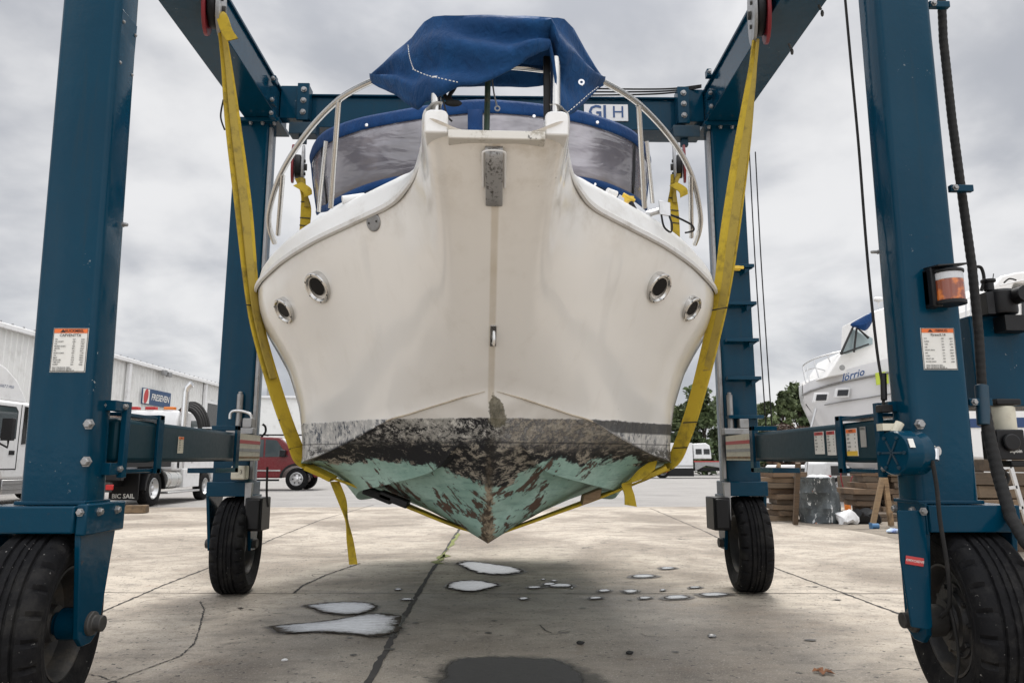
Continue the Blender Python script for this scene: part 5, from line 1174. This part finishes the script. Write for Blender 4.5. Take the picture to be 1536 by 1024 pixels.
van(1236,1330,692,36,'white van with red tail light, behind the leaning timber props',M['white'])
van(1096,1165,700,60,'dark car parked behind the far right post',M['black'],'car','car')
# ------------------------------------------------------------------ yacht on the hard
yt = thing('motor_yacht', 'white motor yacht with pulpit rail and blue bimini, just left of the right post', 'motor yacht', (14,30,3.2)); K = T(yt)
def A(px, py, d): return at(px, py, d)
pxs = [1204,1216,1235,1262,1295,1330,1370,1430]
shp = [578,571,564,556,547,538,530,520]; rbp = [592,586,580,573,566,559,552,545]; knp = [598,600,604,600,596,590,585,578]; chp = [604,615,637,668,690,700,705,708]; kep = [606,622,650,690,712,722,728,730]
dp_ = [32,31.3,30.6,29.8,29.0,28.2,27.4,26.4]
rows = []
for i, px in enumerate(pxs):
    d = dp_[i]; near = [A(px,shp[i],d), A(px+1,rbp[i],d-.02), A(px+2,knp[i],d+.1), A(px+3,(knp[i]+chp[i])/2,d+.25), A(px+4,chp[i],d+.6)]
    bm = .1+min(1, i/3.5)**.7*3.2
    kk = A(px+4,kep[i],d+.6+bm/2); far = [V((p.x+.25*bm, p.y+bm*1.0+(bm/2-(p.y-d)), p.z)) for p in near[::-1]]
    rows.append(near+[kk]+far)
yh, gy, by_ = mat('yacht_gelcoat', (.72,.72,.73), .2); K('hull', MB().grid(rows), yh, 0, ang=50)
rows2 = [[r[0], (r[0]+r[-1])/2+V((0,0,.12)), r[-1]] for r in rows]; K('deck', MB().grid(rows2), M['gelcoat'], 0)
K('rub_rail', MB().tube([A(p,r,d-.06) for p, r, d in zip(pxs,rbp,dp_)], .05, 8), M['galv'], 0)
K('hull_stripe', MB().tube([A(p+2,r,d+.02) for p, r, d in zip(pxs[2:],[607,602,597,591,586,580],dp_[2:])], .03, 6), M['galv'], 0)
for cx, cy in ((1231,596),(1263,589)):
    d = 29.9; c = A(cx,cy,d-.3); f = K('hull_window', MB().obox(c, V((.26,-.1,.0)), (0,.05,0), V((.05,0,.20))), M['white'], .02)
    MB().obox(c+V((0,-.07,0)), V((.18,-.07,0)), (0,.02,0), V((.03,0,.12))).build('hull_window_pane', M['glassdark'], f)
c = A(1279,562.5,28.9); rt = (A(1300,555.5,28.9)-A(1268,565,28.9)); MB().text('lörrio', c, rt, (0,0,1), .42, .01, bold=.02, shear=.3).build('boat_name', M['letterblue'], yt)
c = A(1263,551,29.2); K('bow_badge', MB().lathe([(0,0),(.12,0),(.12,.03),(0,.03)], c, (0,-1,0), 14), M['galv'])
# superstructure
def slab(pts, d0, th, m, name, bev=.05): return K(name, MB().prism([A(a,b,d0) for a, b in pts], (0.3,th,0)), m, bev)
slab([(1240,566),(1262,530),(1300,512),(1302,470),(1345,455),(1470,440),(1470,545),(1300,556)], 29.6, 3, M['gelcoat'], 'cabin')
slab([(1262,530),(1278,493),(1302,506),(1302,515)], 29.35, .2, mat('pale_screen', (.30,.37,.38), .08)[0], 'windscreen', 0)
K('windscreen_frame', MB().tube([A(1261,531,29.2),A(1281,487,29.2),A(1303,507,29.2)], .05, 6).tube([A(1281,528,29.2),A(1285,492,29.2)], .04, 6).tube([A(1261,531,29.2),A(1303,516,29.2)], .04, 6), M['ink'], 0)
mb = MB().grid([[A(1274,486,28.8),A(1285,479,28.8),A(1300,471,28.8),A(1313,464,28.8)],[A(1275,489,28.8),A(1288,489,28.5),A(1300,487,28.5),A(1312,474,28.8)],[A(1280,490,28.9),A(1290,493,28.7),A(1297,499,28.8),A(1306,490,28.9)]]); K('bimini', mb, M['canvastrim'], 0, solid=.03, sub=1)
K('pulpit_rail', MB().tube(cr([A(1209,574,31.4),A(1205,555,31.6),A(1206,547,31.6),A(1222,538,31),A(1245,531,30.3),A(1262,527,29.9)], 5), .035, 7).tube(cr([A(1208,556,31.5),A(1222,552,31),A(1240,556,30.4)], 4), .025, 6), M['alu'], 0)
for a, b, c_, e in ((1211,551,1214,572),(1221,541,1228,566),(1241,532,1252,560),(1268,527,1280,552)): K('rail_stanchion', MB().tube([A(a,b,30.6),A(c_,e,30.4)], .03, 6), M['alu'], 0)
K('number_decal', MB().obox(A(1323,567,28.2), V((.22,-.05,.03)), (0,.02,0), V((0,0,.24))), mat('lime_decal', (.5,.6,.06), .5)[0], 0)
K('radar', MB().ball(A(1318,449,28), .14, 1.6, 1, .8, 10).tube([A(1318,460,28),A(1318,451,28)], .03, 6), M['white'], 0)
K('keel_block', MB().box(A(1300,700,29).x-.3,A(1300,700,29).x+.4,29.6,31,0,A(1300,712,30).z-.05), M['oldwood'])
# second boat behind the cabinet
b2 = thing('cabin_boat', 'white boat with blue stripe and curved hardtop behind the engine cabinet', 'motor boat', (17.5,24,1.2)); K = T(b2)
Y = 23.0
def A2(px, py, d=Y): return at(px, py, d)
K('hull', MB().prism([A2(1440,600),A2(1440,688),A2(1700,700),A2(1700,570)], (.5,3.5,0)), M['gelcoat'], .1)
K('hull_stripe', MB().prism([A2(1440,628,Y-.03),A2(1440,641,Y-.03),A2(1700,640,Y-.03),A2(1700,622,Y-.03)], (0,.025,0)), M['signblue'], 0)
K('hardtop', MB().prism([A2(1494,424),A2(1502,414),A2(1525,408),A2(1580,404),A2(1700,400),A2(1700,428),A2(1570,432),A2(1545,425),A2(1522,424),A2(1516,440),A2(1514,462),A2(1470,462),A2(1476,440)], (.3,3,0)), M['gelcoat'], .06)
K('cabin', MB().prism([A2(1455,462),A2(1520,462),A2(1520,440),A2(1560,440),A2(1700,440),A2(1700,599),A2(1440,599)], (.3,3,0)), M['gelcoat'], .05)
K('side_window', MB().prism([A2(1533,440,Y-.04),A2(1600,432,Y-.04),A2(1600,500,Y-.04),A2(1534,480,Y-.04)], (0,.03,0)), M['glassdark'], 0)
K('grab_rail', MB().tube([A2(1500,428,Y-.3),A2(1536,420,Y-.3),A2(1600,412,Y-.3)], .02, 6).tube([A2(1446,448,Y-.4),A2(1462,446,Y-.4),A2(1476,452,Y-.4)], .02, 6).tube([A2(1449,448,Y-.4),A2(1449,482,Y-.4)], .02, 6).tube([A2(1456,448,Y-.4),A2(1456,482,Y-.4)], .02, 6), M['alu'], 0)
K('cradle', MB().box(A2(1470,690).x,A2(1490,690).x,Y+.5,Y+2.5,0,A2(1500,690).z+.1).box(A2(1640,690).x,A2(1660,690).x,Y+.5,Y+2.5,0,A2(1500,690).z+.1), M['oldwood'])
# ------------------------------------------------------------------ clutter on the right
GR = 'planks in the timber stacks'
def plank(x0, x1, y0, y1, z0, z1, tilt=0, m=None, lab=''):
    c = V(((x0+x1)/2,(y0+y1)/2,(z0+z1)/2)); a = R(tilt)
    mb = MB().obox((0,0,0), V((cos(a),sin(a)*.5,sin(a)*.06))*(x1-x0)/2, V((-sin(a)*.5,cos(a),0))*(y1-y0)/2, (0,0,(z1-z0)/2))
    o = mb.build('timber_plank', m or M['wood'], None, bevel=.01, local=True); o.location = c; tag(o, lab, 'plank', GR)
def stack(pa, pb, ytop, d, n, lab, m, cols=1):
    a, b = at(pa, ytop, d), at(pb, ytop, d); h = a.z/n
    for i in range(n):
        for j in range(cols):
            w_ = (b.x-a.x)/cols; e = random.uniform(-.30,.30)
            plank(a.x+w_*j+e+.02, a.x+w_*(j+1)+e-.02, d+random.uniform(-.1,.1), d+1.0+random.uniform(-.2,.2), i*h+.006+.001*i, (i+1)*h-.004+.001*i, random.uniform(-16,16), m if (i+j) % 3 else M['oldwood'] if m is M['wood'] else M['wood'], lab)
stack(1150,1206,708,20.5,9,'weathered plank in the low stack left of the oil drum',M['wood'])
stack(1288,1362,706,21.5,8,'rough brown board in the stack between the oil drum and the right post',M['wood'],2)
stack(1296,1350,770,20.4,2,'dark board lying low in front of the stack right of the drum',M['oldwood'])
stack(1478,1640,690,13.5,7,'heavy dark timber in the stack behind the right front wheel',M['oldwood'])
drum_m, gd, bd_ = mat('dented_grey_drum_paint', (.16,.175,.18), .45, .3); o = gd.obj()
cc = gd.mix(gd.step(gd.noise(o, 3, 6, .7), .45, .6), (.055,.065,.07), (.11,.125,.13)); cc = gd.mix(gd.step(gd.noise(gd.mapv(o,(2,2,.8)), 3.4, 6, .75), .58, .61), cc, (.55,.56,.56)); cc = gd.mix(gd.step(gd.noise(gd.mapv(o,(1,1,1),loc=(4,4,4)), 2.2, 6, .75), .62, .64), cc, (.28,.12,.07)); gd.put(bd_.inputs['Base Color'], cc)
g0 = gnd(1246, 786); rd = .53
dr = thing('oil_drum', 'dented grey oil drum with white scuffs standing on dirt, right of the far right wheel', 'drum', (g0.x, g0.y+rd, .01)); zt_ = at(1231,716,g0.y).z
def dent(i, k, r): a = 2*pi*k/40; return r*(1+.03*sin(2*a+i*.5)+.022*sin(3*a-i*.9)+(.012*sin(7*a+i*2)))
hh = zt_
mb = MB().lathe([(0,0),(rd,0),(rd*1.01,.02),(rd,.05),(rd,hh*.31),(rd*1.015,hh*.33),(rd,hh*.35),(rd*.995,hh*.64),(rd*1.015,hh*.66),(rd,hh*.68),(rd,hh*.96),(rd*1.03,hh*.98),(rd*1.02,hh),(rd*.95,hh),(rd*.94,hh*.9),(0,hh*.9)], (g0.x,g0.y+rd,.01), (0,0,1), 40, fr=dent)
for i, v in enumerate(mb.v): v.x += -.13*(v.z/hh)
mb.build('drum_shell', drum_m, dr, ang=60)
mb = MB(); c = at(1214,716,g0.y+.4)
for k in range(5): mb.ball(V((g0.x-.25+k*.1, g0.y+rd+random.uniform(-.1,.1), hh*.97+.04)), .09+.03*(k % 2), 1.3, 1, .6, 8)
tag(mb.build('crumpled_cloth', M['white'], None), 'crumpled white cloth heaped on top of the oil drum', 'cloth')
# props: A-shaped timber legs
def prop(name, legs, d, m, lab, cat):
    t = thing(name, lab, cat, gnd(legs[0][2], 788).xy.to_3d())
    for (x0, y0, x1, y1, dd) in legs:
        a = at(x0,y0,d); b = gnd(x1,y1) ; mb = MB().beam(V((a.x,a.y,a.z)), V((b.x,b.y,b.z+.02)), .12, .10, (0,1,0)); mb.build('leg', m, t, bevel=.008)
    return t
prop('timber_prop', [(1168,697,1160,757,0)], 21, M['palewood'], 'slim pale timber prop leaning beside the far right wheel', 'prop')
prop('timber_prop', [(1197,694,1193,787,0)], 18.8, M['wood'], 'reddish brown upright prop between the far right wheel and the oil drum', 'prop')
prop('boat_trestle', [(1327,700,1309,789,0),(1325,700,1337,789,0)], 18.9, M['palewood'], 'pale A-shaped wooden trestle beside the right front post', 'trestle')
prop('timber_prop', [(1192,612,1180,640,0)], 40, M['paper'], 'thin pale pole leaning against the bow of the white yacht', 'pole') if False else None
t = MB().tube([at(1224,612,31), at(1217,640,31)], .05, 6).tube([at(1217,640,31), V((at(1217,640,31).x-.6,31,0))], .05, 6); tag(t.build('boat_pole', M['alu'], None), 'thin pale pole standing under the bow of the white yacht', 'pole')
# white plastic bag and litter
c = gnd(1272,786); mb = MB().ball((c.x,c.y,.14), .2, 1.6, 1, .8, 22)
mb.v = [v+V((mn.noise(v*5),mn.noise(v*5+V((5,0,0))),mn.noise(v*6)))*.16 for v in mb.v]; mb.v = [V((v.x,v.y,max(v.z,.012))) for v in mb.v]
tag(mb.build('plastic_bag', M['white'], None, ang=30), 'crumpled white plastic bag on the dirt, right beside the oil drum', 'bag')
c = gnd(1312,793); mb = MB().tube([(c.x-.08,c.y,.07),(c.x+.1,c.y,.07)], .065, 12).box(c.x-.1,c.x-.081,c.y-.07,c.y+.07,.005,.15); tag(mb.build('paint_can', dirty('blue_can', (.05,.16,.32), .4), None), 'small blue can lying on the dirt by the trestle foot', 'can')
c = gnd(1343,800); mb = MB().ball((c.x,c.y,.06), .12, 1.7, 1, .5, 14); mb.v = [v+V((0,0,mn.noise(v*9)*.05)) for v in mb.v]; mb.v = [V((v.x,v.y,max(v.z,.012))) for v in mb.v]
tag(mb.build('rag', dirty('pale_blue_rag', (.45,.55,.7), .8, 0, .9, 9, (.03,.08,.4), 0), None), 'pale blue and white rag on the dirt at the foot of the right post', 'rag')
for (px, py, w_, lab) in ((1292,777,.55,'black tarpaulin heap beside the white plastic bag'),(1325,768,.5,'black tarpaulin heap behind the wooden trestle')):
    c = gnd(px, py+8); mb = MB().ball((c.x,c.y,.15), .3, 1.5, .9, .8, 18); mb.v = [v+V((mn.noise(v*4),mn.noise(v*4+V((3,0,0))),mn.noise(v*5)))*.16 for v in mb.v]; mb.v = [V((v.x,v.y,max(v.z,.012))) for v in mb.v]; tag(mb.build('tarpaulin', M['black'], None), lab, 'tarpaulin')
c = gnd(1272,768); pz = at(1270,735,c.y)
pr = thing('gas_cylinder_stand', 'orange bottle with red hoses standing between the drum and the timber stack', 'bottle', (c.x,c.y,0))
MB().lathe([(0,0),(.09,0),(.1,.02),(.1,.35),(.06,.42),(.03,.45),(.03,.5),(0,.5)], (c.x,c.y,.01), (0,0,1), 16).build('bottle', M['lamporange'], pr)
MB().tube(cr([(c.x,c.y,.5),(c.x-.1,c.y,.8),(c.x-.15,c.y,1.2),(c.x-.05,c.y,1.5)],5), .02, 6).tube(cr([(c.x,c.y,.5),(c.x+.12,c.y,.8),(c.x+.2,c.y,1.1),(c.x+.35,c.y,1.3)],5), .015, 6).build('hose', M['red'], pr)
# aluminium ladder on the right
la = thing('aluminium_ladder', 'silver aluminium ladder leaning on the dark timbers at the right edge', 'ladder', at(1525,780,12.9).xy.to_3d())
d = 12.9; r0, r1 = (at(1496,690,d), at(1524,800,d)), (at(1512,686,d), at(1545,800,d))
for a, b in (r0, r1): MB().beam(a, b, .07, .05, (0,1,0)).build('rail', M['alu'], la, bevel=.005)
for k in range(4):
    f = .12+.27*k; MB().beam(r0[0].lerp(r0[1],f), r1[0].lerp(r1[1],f), .05, .05, (0,1,0)).build('rung', M['alu'], la)
# wood chock on the left
c = gnd(202,770); mb = MB().obox((c.x,c.y+.12,.135), V((.3,.05,0)), (0,.16,0), (0,0,.13)); mb.v = [v+V((mn.noise(v*4)*.06,0,mn.noise(v*3)*.04)) for v in mb.v]
tag(mb.build('wood_block', M['palewood'], None, bevel=.03), 'rough pale wooden block on the ground behind the left front post', 'wood block')
# ------------------------------------------------------------------ trees
def leafm(name, a, b):
    m, g, bb = mat(name, a, .7); o = g.obj(); oi = g.new('ShaderNodeNewGeometry').outputs['Random Per Island']
    c = g.mix(oi, a, b); c = g.mix(g.step(g.noise(o, .35, 3), .4, .65), c, (a[0]*.6,a[1]*.6,a[2]*.6)); g.put(bb.inputs['Base Color'], c); return m
LM = [leafm('dark_foliage', (.06,.085,.035), (.13,.18,.07)), leafm('mid_foliage', (.08,.11,.045), (.18,.22,.09)), leafm('russet_foliage', (.06,.03,.02), (.12,.07,.04))]
BARK = dirty('bark', (.07,.055,.045), .9)
def tree(px, ytop, d, wpx, lm, lab, nleaf=2600, lowest=.15, name='broadleaf_tree', airy=.3):
    top = at(px, ytop, d); W2 = wpx/1090*d/2; H = top.z; base = V((top.x, d, 0))
    t = thing(name, lab, 'tree', base, 'trees along the far edge of the yard'); rnd = random.Random(px)
    mb = MB().tube(cr([base, base+V((.1*W2,0,H*.3)), base+V((-.05*W2,0,H*.6)), base+V((0,0,H*.85))], 4), [H*.028*(1-.8*k/12) for k in range(13)], 8)
    cl = []
    for k in range(60):
        a = rnd.uniform(0,2*pi); zf = rnd.uniform(lowest,.97); rad = W2*sin(pi*min(1,max(.05,(zf-lowest*.6)/(1.02-lowest*.6))))**.6*rnd.uniform(.25,.95)
        c = base+V((cos(a)*rad, sin(a)*rad, H*zf)); cl.append((c, rnd.uniform(.18,.36)*W2))
        if k < 10: mb.tube([base+V((0,0,H*zf*.6)), base.lerp(c,.5)+V((0,0,H*zf*.35)), c], [H*.012,H*.008,H*.003], 5)
    mb.build('trunk', BARK, t)
    mb = MB(); vs_, fs_ = [], []
    for k in range(nleaf):
        c, r = rnd.choice(cl); dd = V((rnd.gauss(0,1),rnd.gauss(0,1),rnd.gauss(0,1))).normalized()*r*rnd.uniform(.35,1.5)
        p = c+V((dd.x,dd.y,dd.z*.75)); s = rnd.uniform(.22,.46)*d/100
        u = V((rnd.gauss(0,1),rnd.gauss(0,1),rnd.gauss(0,1))).normalized(); w_ = u.cross(V((rnd.gauss(0,1),rnd.gauss(0,1),rnd.gauss(0,1)))).normalized()
        o = len(vs_); vs_ += [p-u*s, p+w_*s*.6, p+u*s, p-w_*s*.6]; fs_.append((o,o+1,o+2,o+3))
    mb.add(vs_, fs_); mb.build('crown', lm, t)
spec = [(1052,579,100,66,0,'tall dense green tree between the boat and the far right post'),(1022,604,108,50,1,'smaller green tree behind the right edge of the boat hull'),
 (1088,590,112,60,0,'dark green tree half hidden behind the far right post'),(1149,603,105,36,1,'narrow light green tree just right of the far right post'),
 (1172,587,98,44,1,'sparse feathery tree between the hoist cables and the yacht'),(1197,578,104,62,1,'broad green tree with ragged top left of the yacht bow'),
 (1228,602,100,60,0,'dark green tree behind the yacht bow'),(1275,590,112,80,0,'green tree hidden behind the yacht hull'),(1330,585,120,90,1,'green tree behind the yacht cabin'),
 (960,632,120,70,0,'low green tree behind the lower right of the boat'),(1122,610,118,60,0,'green tree behind the ladder post')]
for px, yt_, d, wp, li, lab in spec: tree(px, yt_, d, wp, LM[li], lab, 5200, .06)
tree(1180,637,84,74,LM[2],'low russet shrub in front of the trees left of the yacht',2200,.05,'russet_shrub')
tree(1130,648,86,60,LM[1],'low green shrub beside the russet shrub',1800,.05,'green_shrub')
# ------------------------------------------------------------------ bring the place to metres
for o in list(C.objects):
    if o.parent is None and o.type != 'CAMERA' and o.type != 'LIGHT':
        o.location = V(o.location)*S; o.scale = V(o.scale)*S
